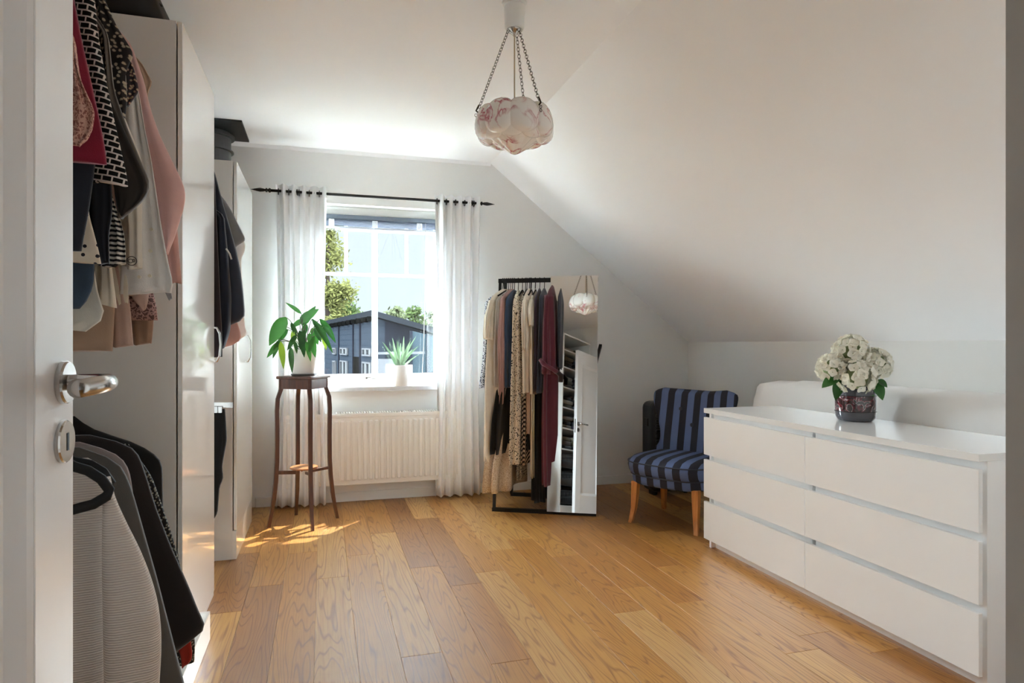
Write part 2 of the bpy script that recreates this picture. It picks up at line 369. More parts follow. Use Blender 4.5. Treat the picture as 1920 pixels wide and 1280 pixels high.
# near wall with the doorway the camera looks through
DX0, DX1 = -.345, .412
st(MB().box(XL, DX0-.05, .18, YN, 0, ZC+.1).box(DX1+.05, XR, .18, YN, 0, ZC+.1).box(DX0-.05, DX1+.05, .18, YN, 2.08, ZC+.1), 'wall_near', WALL, 'white wall around the doorway')
st(MB().box(DX0-.05, DX0, .15, YN+.015, 0, 2.08).box(DX1, DX1+.05, .15, YN+.003, 0, 2.08).box(DX0, DX1, .15, YN+.015, 2.03, 2.08), 'trim_1', M('jamb_paint', '#cfcbc5', .45), 'painted door jamb at the frame edge')
st(MB().box(XL, XR, -1.8, -1.7, 0, ZC), 'wall_hall', WALL, 'hall wall behind the doorway')
# baseboards and coves
st(MB().box(-.45, XR, YB-.016, YB, 0, .068, .003), 'baseboard_back', TRIM, 'white baseboard under the window')
st(MB().box(XR-.016, XR, .3, YB-.016, 0, .068, .003), 'baseboard_right', TRIM, 'white baseboard along the knee wall')
st(MB().rings([[(XL, YB-.022, ZC), (XL, YB, ZC), (XL, YB, ZC-.022)], [(XK, YB-.022, ZC), (XK, YB, ZC), (XK, YB, ZC-.022)]]), 'trim_2', CEIL, 'thin cove along the ceiling')
# ---- window
win = thing('window_1', 'white casement window with muntins', None, ((OX0+OX1)/2, YB+.1, OZ0), kind='structure')
FY0, FY1 = YB+.09, YB+.15
MB().box(OX0, OX1, FY0, FY1, OZ0, .885, .004).box(OX0, OX1, FY0, FY1, 2.09, OZ1, .004).box(OX0, OX0+.06, FY0, FY1, .885, 2.09, .004).box(OX1-.06, OX1, FY0, FY1, .885, 2.09, .004).build('window_frame', TRIM, win)
GX0, GX1, GZ0, GZ1 = OX0+.06, OX1-.06, .885, 2.09
MB().box(GX0, GX1, FY0+.012, FY0+.05, GZ0, .915, .003).box(GX0, GX1, FY0+.012, FY0+.05, 2.05, GZ1, .003).box(GX0, GX0+.04, FY0+.012, FY0+.05, .915, 2.05, .003).box(GX1-.04, GX1, FY0+.012, FY0+.05, .915, 2.05, .003).build('sash', TRIM, win)
MB().box(.353, .394, FY0+.008, FY0+.055, .9, 2.06, .003).build('mullion', TRIM, win)
MB().box(GX0+.02, GX1-.02, FY0+.016, FY0+.05, 1.645, 1.668, .003).build('muntin', TRIM, win)
for xx in (.165, .612): MB().box(xx-.013, xx+.013, FY0+.035, FY0+.06, 1.66, 2.06, .003).build('muntin', TRIM, win)
for a, b in ((GX0+.04, .353), (.394, GX1-.04)):
    for c, d in ((.915, 1.645), (1.668, 2.05)): MB().box(a, b, FY0+.045, FY0+.049, c, d).build('pane', GLASS, win)
hd = MB().box(.30, .345, FY0-.004, FY0+.012, .868, .892, .004).tube([(.322, FY0-.002, .88), (.322, FY0-.03, .88), (.36, FY0-.035, .879), (.44, FY0-.035, .874)], [.008, .008, .008, .007]).build('handle', CHROME, win, smooth=True)
MB().box(OX0+.002, OX1-.002, YB-.002, FY0, OZ0-.0305, OZ0-.0003).box(-.21, .97, YB-.075, YB-.002, OZ0-.032, OZ0, .004).build('window_sill', M('grey_stone_sill', '#c9cacd', .3, 0, .12, 25), win)

# raised venetian blind in the window head
bl = thing('venetian_blind', 'raised venetian blind stacked under the window head', 'blind', (.375, FY0-.02, 2.0))
BLIND = M('blue_grey_slat', '#3f4a64', .4, .2, .05)
MB().box(OX0+.05, OX1-.05, FY0-.035, FY0+.005, 2.055, 2.085, .003).build('headrail', M('blind_metal', '#6f7886', .4, .3), bl)
s0 = None
for k in range(7):
    z = 2.05-k*.0065
    if s0 is None: s0 = MB().box(OX0+.055, OX1-.055, FY0-.034, FY0, z-.002, z, .0006, 1).build('slat', BLIND, bl)
    else: share(s0, 'slat', bl, Matrix.Translation((0, 0, -k*.0065)))
MB().box(OX0+.055, OX1-.055, FY0-.034, FY0, 1.985, 2.0, .003).build('bottom_rail', M('blind_rail', '#b9bec8', .4, .3), bl)
CLIP = M('clear_clip', '#d8dde2', .15, 0, .1)
for xx in (.06, .37, .70): MB().box(xx-.02, xx+.02, FY0-.042, FY0-.034, 1.998, 2.05, .004).tube([(xx, FY0-.044, 2.045), (xx+.014, FY0-.05, 2.02), (xx-.01, FY0-.046, 1.99)], .004, 6).build('clip', CLIP, bl)
MB().tube([(.745, FY0-.04, 2.05), (.74, FY0-.04, 1.5), (.73, FY0-.04, 1.1), (.72, FY0-.04, .93), (.735, FY0-.045, .87), (.79, FY0-.05, .855)], .0022, 6).build('cord', M('cord_grey', '#9a9a98', .6), bl)

# ---- curtain rod and curtains
ROD_Y = YB-.115
ra, rb = at_Y(508, 357.5, ROD_Y), at_Y(896, 380.5, ROD_Y); rz = (ra.z+rb.z)/2; ra.z = rb.z = rz
rod = thing('curtain_rod', 'black iron curtain rod with pointed spear finials above window', 'curtain rod', ((ra.x+rb.x)/2, YB, rz))
MB().tube([ra, rb], .0095, 10).build('pole', BLACKM, rod, smooth=True)
for e, sg in ((ra, -1), (rb, 1)):
    pr = [(.0, .011), (.004, .016), (.012, .016), (.016, .009), (.022, .009), (.026, .015), (.032, .015), (.036, .007), (.05, .011), (.07, .0135), (.09, .010), (.115, .004), (.13, .001)]
    MB().tube([e+Vector((sg*a, 0, 0)) for a, _ in pr], [r for _, r in pr], 10).build('finial', BLACKM, rod, smooth=True)
for bx in (ra.x+.17, rb.x-.045):
    MB().tube([(bx, YB, rz-.03), (bx, YB-.05, rz-.03), (bx, ROD_Y, rz-.012)], .006, 8).lathe([(.002, 0), (.022, .001), (.022, .005)], (0, 0, 0), 12).build('bracket', BLACKM, rod) if 0 else MB().tube([(bx, YB, rz-.03), (bx, YB-.05, rz-.03), (bx, ROD_Y, rz-.012)], .006, 8).torus((bx, ROD_Y, rz), .016, .004, (1, 0, 0)).build('bracket', BLACKM, rod)
RING = M('dark_grommet', '#3a3836', .4, .6)
def curtain(x0, x1, zb, label, nf, seed):
    rnd = random.Random(seed); t = thing('curtain', label, 'curtain', ((x0+x1)/2, ROD_Y, zb), group='sheer white curtains')
    ph = [rnd.uniform(-.35, .35) for _ in range(nf+2)]; zt = rz+.045; NZ, NX = 26, nf*16
    g = []
    for i in range(NZ+1):
        v = i/NZ; z = zt+(zb-zt)*v; r = []
        for j in range(NX+1):
            u = j/NX; a = u*nf; k = int(a)
            amp = .034*(1-.25*v)+.008*math.sin(7*u+3*v)
            p = 2*PI*a+ph[k]*v*(1-(a-k))+ph[min(k+1, nf)]*v*(a-k)
            xx = x0+(x1-x0)*(u+.012*math.sin(p*2)*(1-v)) + .012*v*math.sin(2.2*u*PI+seed)
            r.append((xx+(u-.5)*.03*math.sin(v*PI)*-1, ROD_Y+amp*math.sin(p)+.006*math.sin(3*p+4*v), z+(.004*math.sin(p) if i == NZ else 0)))
        g.append(r)
    MB().sheet(g).build('fabric', SHEER, t, smooth=True, solid=.0008)
    for k in range(nf*2):
        u = (k+.0+.5)/(nf*2); xx = x0+(x1-x0)*u
        if .04 < u < .96: MB().torus((xx, ROD_Y, rz-.004), .021, .0028, (1, 0, .0), 16, 6).build('grommet', RING, t, smooth=True)
    return t
cA, cB = at_Y(517, 400, ROD_Y).x, at_Y(613, 400, ROD_Y).x
curtain(cA, cB, .018, 'long sheer white curtain hanging behind the tall plant stand', 5, 3)
cA, cB = at_Y(815, 400, ROD_Y).x, at_Y(901, 400, ROD_Y).x
curtain(cA, cB, .018, 'long sheer white curtain hanging beside the clothes rack', 5, 9)

# ---- radiator
rd = thing('radiator', 'white ribbed panel radiator mounted under the window', 'radiator', (.4, YB-.08, .13))
RX0, RX1, RZ0, RZ1, RY = -.26, 1.0, .135, .648, YB-.115
MB().box(RX0, RX1, RY+.012, RY+.075, RZ0, RZ1-.012, .006).box(.0, .05, YB-.05, YB, .2, .55).box(.7, .75, YB-.05, YB, .2, .55).build('panel', RADW, rd)
f0 = None; nr = 31
for k in range(nr):
    xx = RX0+.035+(RX1-RX0-.07)*k/(nr-1)
    if f0 is None:
        x00 = xx; f0 = MB().box(xx-.0135, xx+.0135, RY, RY+.02, RZ0+.035, RZ1-.055, .007).build('rib', RADW, rd, smooth=False)
    else: share(f0, 'rib', rd, Matrix.Translation((xx-x00, 0, 0)))
gm = MB().box(RX0, RX1, RY+.004, RY+.012, RZ1-.03, RZ1-.004, .002)
for k in range(70):
    xx = RX0+.012+(RX1-RX0-.024)*k/69; gm.box(xx-.004, xx+.004, RY+.01, RY+.09, RZ1-.008, RZ1)
gm.build('top_grille', RADW, rd)
MB().tube([(RX0+.03, RY+.05, .14), (RX0+.03, RY+.05, .0)], .008).build('pipe', CHROME, rd)

# ------------------------------------------------------------------ door leaf with handle
dx = -.31
DY0, DY1 = .305, .963
door = thing('door_1', 'white panelled door standing open beside the hanging clothes', None, (dx-.02, DY0, 0), kind='structure')
MB().box(dx-.04, dx, .845, DY1, .01, 2.03, .0025).build('stile', DOORP, door)
MB().box(dx-.04, dx, DY0, DY0+.118, .01, 2.03, .0025).build('stile', DOORP, door)
for z0, z1 in ((.01, .23), (1.86, 2.03)): MB().box(dx-.04, dx, DY0+.118, .845, z0, z1, .002).build('rail', DOORP, door)
MB().box(dx-.034, dx-.018, DY0+.118, .845, .23, 1.86).build('panel', DOORP, door)
md = MB()
for (ya, yb, za, zb) in (((.815), .845, .23, 1.86), (DY0+.118, DY0+.148, .23, 1.86)):
    if yb == .845: md.rings([[(dx-.001, yb, z), (dx-.004, yb-.010, z), (dx-.018, ya, z), (dx-.024, ya, z), (dx-.024, yb, z)] for z in (za, zb)])
    else: md.rings([[(dx-.001, ya, z), (dx-.004, ya+.010, z), (dx-.018, yb, z), (dx-.024, yb, z), (dx-.024, ya, z)] for z in (za, zb)])
md.build('moulding', DOORP, door)
MB().rings([[(x_, y_, z_) for x_, z_ in ((dx-.001, .23), (dx-.018, .26), (dx-.024, .26), (dx-.024, .23))] for y_ in (DY0+.118, .845)]).build('moulding', DOORP, door)
MB().rings([[(x_, y_, z_) for x_, z_ in ((dx-.001, 1.86), (dx-.018, 1.83), (dx-.024, 1.83), (dx-.024, 1.86))] for y_ in (DY0+.118, .845)]).build('moulding', DOORP, door)
hy, hz = .925, 1.0895
def discx(x, y, z, r, t, mat, name, par, n=32):
    return MB().rings([[(x+a, y+q*math.cos(2*PI*i/n), z+q*math.sin(2*PI*i/n)) for i in range(n)] for a, q in ((0, r), (t*.7, r), (t, r-.0015))]).build(name, mat, par)
ros = discx(dx, hy, hz, .0265, .008, CHROME, 'rosette', door)
lv = MB().tube([(dx, hy, hz), (dx+.022, hy, hz), (dx+.042, hy-.002, hz), (dx+.054, hy-.014, hz), (dx+.058, hy-.04, hz), (dx+.058, hy-.13, hz)], [.010, .010, .0105, .0108, .0108, .0105], 16).build('lever', CHROME, ros, smooth=True)
kz = hz-.0733
esc = discx(dx, hy, kz, .0265, .006, CHROME, 'escutcheon', door)
MB().box(dx+.0055, dx+.0066, hy-.0032, hy+.0032, kz-.011, kz+.011, .0004, 1).build('keyhole', BLACKP, esc)
MB().box(dx-.026, dx-.014, DY1-.001, DY1+.0008, hz-.11, hz+.06).build('latch_plate', CHROME, door)

# ------------------------------------------------------------------ wardrobes
XF = -.473
def wardrobe(label, y0, y1, top, xf, door_on, plinth, hy=None, hz=None):
    t = thing('wardrobe', label, 'wardrobe', ((XL+xf)/2, (y0+y1)/2, 0), group='white wardrobe units')
    xb = xf-.021
    for ya, yb in ((y0, y0+.018), (y1-.018, y1)): MB().box(XL+.004, xb, ya, yb, 0, top, .001, 1).build('side_panel', CARC, t)
    MB().box(XL+.004, xb, y0+.018, y1-.018, top-.018, top).build('top_panel', CARC, t)
    MB().box(XL+.004, xb, y0+.018, y1-.018, .08, .1).build('bottom_panel', CARC, t)
    MB().box(XL+.004, XL+.012, y0+.018, y1-.018, .1, top-.018).build('back_panel', CARC, t)
    if door_on:
        d = MB().box(xb+.005, xf, y0+.001, y1-.001, plinth[2], top-.002, .0015, 1).build('door', GLOSS, t)
        MB().tube([(xf-.002, hy, hz-.075), (xf+.016, hy, hz-.075), (xf+.027, hy, hz-.05), (xf+.031, hy, hz), (xf+.027, hy, hz+.05), (xf+.016, hy, hz+.075), (xf-.002, hy, hz+.075)], .0048, 8).build('handle', CHROME, d, smooth=True)
    if plinth: MB().box(plinth[3]-.02, plinth[3], plinth[0], plinth[1], 0, plinth[2]-.003, .001, 1).build('plinth', GLOSS, t)
    return t
UA0, UA1 = 2.50, 3.19
wardrobe('tall white glossy-door wardrobe beside the open hanging section', UA0, UA1, 2.268, XF, True, (UA0, UA1, .025, XF-.002), 3.155, 1.135)
st2 = MB().box(-.60, -.417, 1.62, 2.717, 0, .11, .002, 1)
tag(st2.build('floor_plinth', GLOSS), 'low white plinth board on the floor under the long coats', 'plinth')
UB0, UB1 = 3.69, 4.455
wardrobe('shorter white wardrobe nearest the window wall', UB0, UB1, 2.105, -.437, True, (UB0, UB1, .155, -.439), 4.06, 1.11)
# shelf unit beside the door (seen in the mirror)
UC0, UC1 = .36, 1.02
sh = wardrobe('open white shelf wardrobe of folded clothes seen in the mirror', UC0, UC1, 2.268, XF, False, (UC0, UC1, .1, XF-.01))
shz = [.79, 1.05, 1.31, 1.57, 1.83, 2.06]
for z in shz: MB().box(XL+.012, XF-.025, UC0+.018, UC1-.018, z-.018, z, .001, 1).build('shelf', CARC, sh)
FCOL = ['#2c2d31', '#8c7f6c', '#4a4f59', '#1d1c20', '#7c6f64', '#55503f', '#b8aea0', '#3b3540', '#6b5a50', '#23262e', '#93897a', '#444b3f']
FMAT = [fabric('folded_knit_'+str(i), c) for i, c in enumerate(FCOL)]
k = 0
names = ['dark grey', 'beige', 'slate grey', 'black', 'taupe', 'olive', 'cream', 'plum grey', 'brown', 'ink blue', 'sand', 'moss green']
lev = ['lowest', 'second', 'third', 'fourth', 'fifth', 'top']
for li, z in enumerate(shz):
    for yi, yc in enumerate((UC0+.18, UC0+.48)):
        zz = z
        for s in range(3 if li < 5 else 1):
            c = (k*5+li) % 12; hgt = random.uniform(.045, .06)
            o = MB().box(-.97, -.54+random.uniform(-.02, .02), yc-.135, yc+.135+random.uniform(-.02, .01), zz, zz+hgt, .02, 3).build('folded_sweater', FMAT[c], smooth=True)
            tag(o, f'{names[c]} folded sweater, {("lower", "middle", "upper")[s]} on the {lev[li]} shelf, {"door" if yi == 0 else "coat"} side', 'sweater', 'folded clothes on the mirrored shelves'); zz += hgt; k += 1
WIRE = M('basket_wire', '#6f7074', .4, .7)
for bi, z in enumerate((.12, .34, .56)):
    wbk = MB(); x0, x1, y0, y1 = -1.0, -.51, UC0+.04, UC1-.04; z1 = z+.16
    for xx in [x0+(x1-x0)*i/10 for i in range(11)]: wbk.tube([(xx, y0, z1), (xx, y0, z), (xx, y1, z), (xx, y1, z1)], .0022, 4)
    for yy in [y0+(y1-y0)*i/22 for i in range(23)]: wbk.tube([(x0, yy, z1), (x0, yy, z), (x1, yy, z), (x1, yy, z1)], .0022, 4)
    for z2 in (z1, z+.08):
        wbk.tube([(x0, y0, z2), (x1, y0, z2), (x1, y1, z2), (x0, y1, z2), (x0, y0, z2)], .004, 5)
    tag(wbk.build('wire_basket', WIRE), ['bottom', 'middle', 'upper'][bi]+' wire drawer basket in the mirrored shelf wardrobe', 'basket', 'wire drawer baskets')
    tag(MB().box(-.96, -.55, UC0+.08, UC1-.1, z+.006, z+.10, .04, 3).build('folded_sweater', FMAT[(bi*4) % 12], smooth=True), ['dark grey', 'taupe', 'plum-brown'][bi]+' bundled clothing inside the '+['bottom', 'middle', 'upper'][bi]+' wire basket', 'clothing')

# clothes rails
def rail(p0, p1, label):
    tag(MB().tube([p0, p1], .0125, 12).build('clothes_rail', CHROME, smooth=True), label, 'rail')
rail((-.745, UC1, .985), (-.745, UA0, .985), 'steel clothes rail carrying the row of dark coats')
rail((-.745, UC1, 2.36), (-.745, UA0, 2.36), 'high steel clothes rail carrying the blouses')
rail((-.745, UA1, 1.0), (-.745, UB0, 1.0), 'low steel clothes rail above the black trousers, between the wardrobes')

# black bag on the wardrobe
bagm = M('black_nylon', '#141214', .6, 0, .3, 20)
t = MB(); rr = []
for i in range(13):
    u = i/12; xx = -1.0+u*.455; hh = .2*(1-max(0, (u-.80)/.2)**2.4*.86); rr.append([(xx, 2.52, 2.269), (xx, 2.53, 2.269+hh*.75), (xx, 2.58, 2.269+hh), (xx, 2.86, 2.269+hh), (xx, 2.92, 2.269+hh*.75), (xx, 2.93, 2.269)])
bag = thing('bag', 'black soft bag lying on top of the tall wardrobe', 'bag', (-.75, 2.7, 2.269))
t.rings(rr).build('body', bagm, bag, smooth=True)
MB().tube([(-1.0, 2.516, 2.36), (-.6, 2.516, 2.36), (-.56, 2.6, 2.36)], .004, 6).build('zip', BLACKP, bag)

# flue pipe with ceiling plate
flue = thing('flue_pipe', 'dark grey stove flue pipe with square ceiling plate behind the wardrobe', 'flue pipe', (-.705, 4.60, 0))
GRAPH = M('graphite_steel', '#4c4c4e', .5, .3)
MB().lathe([(.125, .0), (.125, 2.515)], (-.705, 4.60, 0), 32).build('pipe', GRAPH, flue, smooth=False)
MB().lathe([(.125, 2.39), (.142, 2.392), (.142, 2.40), (.125, 2.402)], (-.705, 4.60, 0), 32).lathe([(.126, 2.48), (.146, 2.482), (.146, 2.5), (.126, 2.502)], (-.705, 4.60, 0), 32).build('collar', GRAPH, flue)
MB().box(-.92, -.484, 4.33, 4.746, 2.516, 2.529, .001, 1).build('ceiling_plate', M('black_plate', '#1e1e20', .45, .2), flue)

# ------------------------------------------------------------------ garments
def cloth(rows, org, U, V, t, name, mat, label, cat, nf=5, amp=.35, n=30, m=26, group=None, parent=None, seed=0, neck=False, rip=0.0):
    """closed cloth volume. rows: (z, a, b) extents along U; thickness t along V; vertical folds"""
    U, V = Vector(U).normalized(), Vector(V).normalized(); org = Vector(org); rnd = random.Random(seed*7+len(rows)+int(abs(rows[0][1])*1000))
    ph = rnd.uniform(0, 6.28); ph2 = rnd.uniform(0, 6.28); rr = []
    R = lerp_rows(rows, n)
    for i, r in enumerate(R):
        z, a, b = r[:3]; v = i/n; hw = (b-a)/2; c = (a+b)/2; ring = []
        tt = (t*min(1, .25+v*6) if not neck else t)*min(1, .3+hw/.05*.7)
        for j in range(m):
            q = 2*PI*j/m; cu, sv = math.cos(q), math.sin(q)
            u = math.copysign(abs(cu)**.75, cu); x_ = c+u*hw
            fold = amp*t*min(1, v*3+.1)*(math.sin(nf*PI*u+ph+v*1.6)+.45*math.sin(2.3*nf*u+ph2-v*2.3))
            y_ = math.copysign(abs(sv)**.8, sv)*tt*(1-.25*abs(u))+fold*(1-.5*abs(u)**4)
            if rip:
                w_ = rip*tt*min(1, .15+v*1.6)*(math.sin(7*q+ph+.8*v)+.6*math.sin(11*q+ph2-1.1*v)); y_ += w_*(sv if abs(sv) > .3 else math.copysign(.3, sv or 1)); x_ += w_*cu*1.5+tt*.25*math.sin(3*v+ph)*0
                y_ += tt*.35*math.sin(2.2*v+ph)*v
            ring.append(org+U*x_+V*y_+Vector((0, 0, z+(.006*math.sin(3*u+ph) if i == n else 0))))
        rr.append(ring)
    o = MB().rings(rr).build(name, mat, parent, smooth=True)
    if label: tag(o, label, cat, group)
    return o
def gpx(rows, Y, t, name, mat, label, cat, ext=None, parent=None, **k):
    """rows given as (py, pxl, pxr) on the plane at depth Y across the rail; pxl None = cloth goes on behind the door"""
    rs = []
    for py, l, r in rows:
        R_ = at_Y(r, py, Y); z = R_.z
        lx = at_Y(l, py, Y).x if l is not None else min(-.95 if ext is None else ext, R_.x-.05)
        rs.append((z, lx, R_.x))
    top = 2.34 if Y < 2.5 else 2.015
    if rs[0][0] < top-.12 and rs[0][0] > 1.0:
        z0 = rs[0][0]; q = [(top, -.76, -.73)]
        if z0 < top-.2: q.append((top-.14, -.80, -.70))
        rs = q+rs; k['n'] = 44
    return cloth(rs, (0, Y, 0), (1, 0, 0), (0, 1, 0), t, name, mat, label, cat, parent=parent, **k)
G = 'clothes hanging in the wardrobe section by the door'
fb = {k: fabric('cloth_'+k, v) for k, v in dict(crimson='#7c1830', navy='#22252f', blackblue='#1b1e27', olive='#57504a', white='#e3dfdb', offwhite='#d9d2c6', pink='#d3aaa4', rose='#b88b80', beige='#b39c86',
     denim='#39485a', cream='#cfc5b4', tan='#a58a76', tan2='#b4978a', tan3='#8f715c', greyolive='#4a4744', coat='#211c1c', black='#131214', taupe='#8d8280', red='#9c2a1c', dknavy='#1e2330', grey='#7f8083', maroonblk='#2a2124',
     creamrack='#ddd3c2', ltgrey='#b9b4ac', dusty='#a8847f', navyblue='#394a63', slate='#3d4250', ivory='#d6ccbc', nude='#b69a88', maroon='#5c2a37', palepink='#d4bcb0', cream2='#e2d9bf', plum='#3c3040').items()}
LACEP = pattern('pink_crochet', 'lace', '#c89c8c', '#8c5a52', 85); BRAID = pattern('black_white_basketweave', 'braid', '#d6d0ca', '#131314', 26)
FLOR = pattern('dark_floral_print', 'floral', '#2a2627', '#a89a86', 70, c3='#5d544c'); DOTS = pattern('polka_dot', 'dots', '#d8ccba', '#2b2b33', 40)
STRIPE = pattern('black_white_stripe', 'hstripe', '#d8d3cb', '#26252a', 24); LACEM = pattern('mauve_lace', 'lace', '#a3807a', '#5c4340', 70)
RIBBED = pattern('ribbed_cream_knit', 'rib', '#cdc3ba', '#b4a9a1', 58); BOUC = pattern('speckled_boucle', 'floral', '#1d1b1c', '#7f7c70', 120)
LEO = pattern('leopard_print', 'leopard', '#d5c8b4', '#1e1b1b', 75); ZIG = pattern('black_zigzag_print', 'zigzag', '#cfc4b2', '#1a1819', 34)
BLUEF = pattern('blue_speckled_print', 'floral', '#c9ced8', '#3c4154', 80); DIAG = pattern('diagonal_stripe', 'diag', '#bfa994', '#1f1b1c', 14)
LACEC = pattern('cream_lace', 'lace', '#d2c2ae', '#a8917a', 110); MULTI = pattern('multicolour_print', 'floral', '#3a3538', '#b7a583', 90, c3='#93545e')

gpx([(70, 138, 139), (95, 137, 141), (140, 132, 148), (190, 125, 170), (213, 120, 182), (222, 120, 180), (235, 120, 172), (250, 120, 175), (262, 118, 172), (274, 116, 150)], 1.56, .02, 'crochet_top', LACEP, 'pink crochet lace sleeve beside the open door', 'top', nf=3, group=G, ext=-.62)
gpx([(-60, None, 128), (10, None, 141), (60, None, 150), (150, None, 170), (230, None, 188), (290, None, 199), (309, None, 200)], 1.63, .022, 'sweater', fb['crimson'], 'crimson knit sweater beside the open door', 'sweater', nf=2, amp=.2, group=G)
gpx([(280, None, 182), (330, None, 176), (400, None, 166), (466, None, 153)], 1.69, .02, 'trousers', fb['navy'], 'dark navy trousers hanging below the crimson sweater', 'trousers', nf=2, amp=.2, group=G)
gpx([(-70, 120, 160), (0, 140, 178), (60, 150, 183), (150, 163, 199), (220, 172, 213), (290, 172, 229), (330, 172, 238), (345, 174, 240)], 1.75, .016, 'jacket', BRAID, 'black and white basketweave jacket edge', 'jacket', nf=1, amp=.15, group=G)
gpx([(330, None, 160), (400, None, 166), (450, None, 180), (490, None, 190)], 1.80, .016, 'blouse', DOTS, 'cream polka dot blouse hem', 'blouse', nf=2, amp=.25, group=G)
gpx([(300, 165, 205), (345, 165, 210), (400, 165, 212), (440, 172, 204), (490, 182, 207), (494, 184, 206)], 1.85, .018, 'trousers', fb['blackblue'], 'black trousers hanging next to the polka dot blouse', 'trousers', nf=3, amp=.5, group=G)
gpx([(470, None, 177), (500, None, 178), (540, None, 176), (562, None, 166), (583, None, 150)], 1.88, .02, 'jeans', fb['denim'], 'blue denim jeans hanging by the open door', 'jeans', nf=3, group=G)
ol_ = gpx([(60, 196, 202), (170, 203, 214), (250, 212, 243), (310, 214, 268), (338, 214, 281), (352, 214, 281), (372, 216, 275), (392, 221, 252), (407, 222, 236)], 1.90, .03, 'cardigan', fb['olive'], 'dark olive brown cardigan sleeve', 'cardigan', nf=1, amp=.2, group=G)
gpx([(347, 213, 279), (358, 214, 278), (374, 217, 270), (390, 222, 250), (402, 223, 238)], 1.868, .006, 'sleeve_inside', M('dark_sleeve_inside', '#2e2825', .9), None, None, parent=ol_, nf=4, amp=.5)  # dark sheet in front draws the dark inside of the sleeve opening
gpx([(395, 196, 218), (430, 198, 232), (470, 195, 236), (488, 186, 236), (499, 180, 236)], 1.955, .016, 'shirt', STRIPE, 'black and white striped shirt hem', 'shirt', nf=3, amp=.5, group=G)
flo = gpx([(-60, 165, 170), (0, 178, 197), (50, 184, 219), (90, 186, 245), (104, 186, 252), (116, 187, 243), (140, 190, 234), (180, 207, 238), (205, 219, 236), (222, 226, 234)], 2.0, .025, 'blouse', FLOR, 'dark floral blouse with short sleeve', 'blouse', nf=2, amp=.2, group=G)
gpx([(100, 225, 240), (130, 236, 252), (160, 238, 259), (172, 240, 262), (182, 238, 254), (196, 238, 243)], 2.04, .02, 'blouse', MULTI, 'multicoloured print sleeve behind the dark floral blouse', 'blouse', nf=1, amp=.2, group=G)
gpx([(-60, 150, 160), (0, 165, 178), (20, 168, 178), (38, 168, 174)], 2.03, .01, 'collar_shirt', fb['offwhite'], 'off-white shirt collar above the basketweave jacket', 'shirt', nf=1, group=G)
gpx([(485, 176, 208), (520, 174, 212), (545, 172, 215), (573, 158, 219)], 2.0, .025, 'skirt', fb['cream'], 'cream skirt below the striped shirt', 'skirt', nf=3, amp=.4, group=G)
gpx([(570, None, 188), (584, None, 199), (596, None, 201), (604, None, 199), (607, None, 166), (620, None, 162)], 1.955, .014, 'shirt', fb['offwhite'], 'off-white crumpled shirt hem above the tan skirts', 'shirt', nf=9, amp=.8, group=G)
gpx([(560, None, 216), (600, None, 214), (658, None, 211)], 2.07, .02, 'skirt', fb['tan'], 'widest tan skirt, nearest the open door', 'skirt', nf=2, amp=.2, group=G)
ws = thing('shirt', 'white long-sleeved shirt hanging in front of the pale pink blouse', 'shirt', (-.6, 2.13, 1.2), group=G)
gpx([(120, 215, 250), (190, 232, 264), (240, 228, 272), (300, 226, 285), (380, 226, 297), (440, 222, 306), (500, 214, 318), (535, 210, 327), (551, 210, 322)], 2.14, .022, 'body', fb['white'], None, None, parent=ws, nf=5, amp=.5)
gpx([(300, 236, 266), (400, 236, 266), (440, 240, 266), (462, 240, 265), (466, 239, 267), (503, 239, 267)], 2.10, .02, 'sleeve', fb['offwhite'], None, None, parent=ws, nf=2, amp=.25, neck=True)
cf = at_Y(247, 489, 2.075)
cr = MB().torus(cf, .0125, .0012, (0, 1, 0), 20, 5)
cr.torus(cf+Vector((-.003, 0, 0)), .0055, .001, (0, 1, 0), 12, 4, 1.2).torus(cf+Vector((.005, 0, .001)), .004, .001, (0, 1, 0), 12, 4, .7)
cr.build('cuff_monogram', M('monogram_thread', '#3d3a3c', .8), ws)
for bp_ in ((261, 519), (281, 517), (282, 470), (284, 430)): 
    c_ = at_Y(bp_[0], bp_[1], 2.108); MB().rings([[(c_.x+.005*math.cos(q), c_.y+d_, c_.z+.005*math.sin(q)) for q in [2*PI*j/10 for j in range(10)]] for d_ in (-.003, .004)]).build('button', M('shell_button', '#d9d0bd', .3), ws)
gpx([(80, 236, 246), (105, 240, 254), (150, 249, 270), (200, 260, 281), (250, 270, 298), (300, 279, 322), (340, 285, 342), (362, 289, 349), (390, 296, 345), (420, 302, 335), (450, 308, 326), (474, 311, 315)], 2.26, .025, 'blouse', fb['pink'], 'pale pink blouse with wide sleeve against the wardrobe side', 'blouse', nf=1, amp=.2, group=G)
gpx([(360, 312, 326), (400, 310, 331), (460, 310, 335), (529, 322, 341)], 2.32, .02, 'blouse', fb['rose'], 'dusty rose sleeve behind the pale pink blouse', 'blouse', nf=1, amp=.2, group=G)
gpx([(125, 262, 272), (140, 266, 276), (150, 268, 287), (158, 270, 286), (172, 271, 277), (300, 280, 284)], 2.38, .012, 'blouse', fb['beige'], 'beige cuff behind the pale pink blouse', 'blouse', nf=1, amp=.2, group=G)
gpx([(530, 213, 284), (560, 214, 290), (585, 214, 296), (597, 214, 296)], 2.20, .018, 'lace_top', LACEM, 'mauve lace hem below the white shirt', 'top', nf=3, amp=.3, group=G)
gpx([(545, 240, 282), (570, 252, 277), (579, 268, 274)], 2.175, .01, 'blouse', fb['tan2'], 'dusty pink shirt tail between white shirt and mauve lace', 'blouse', nf=1, amp=.2, group=G)
gpx([(540, 210, 242), (567, 212, 242), (569, 218, 240)], 2.125, .01, 'shirt', fb['cream'], 'cream shirt tail beside the cream skirt', 'shirt', nf=1, amp=.2, group=G)
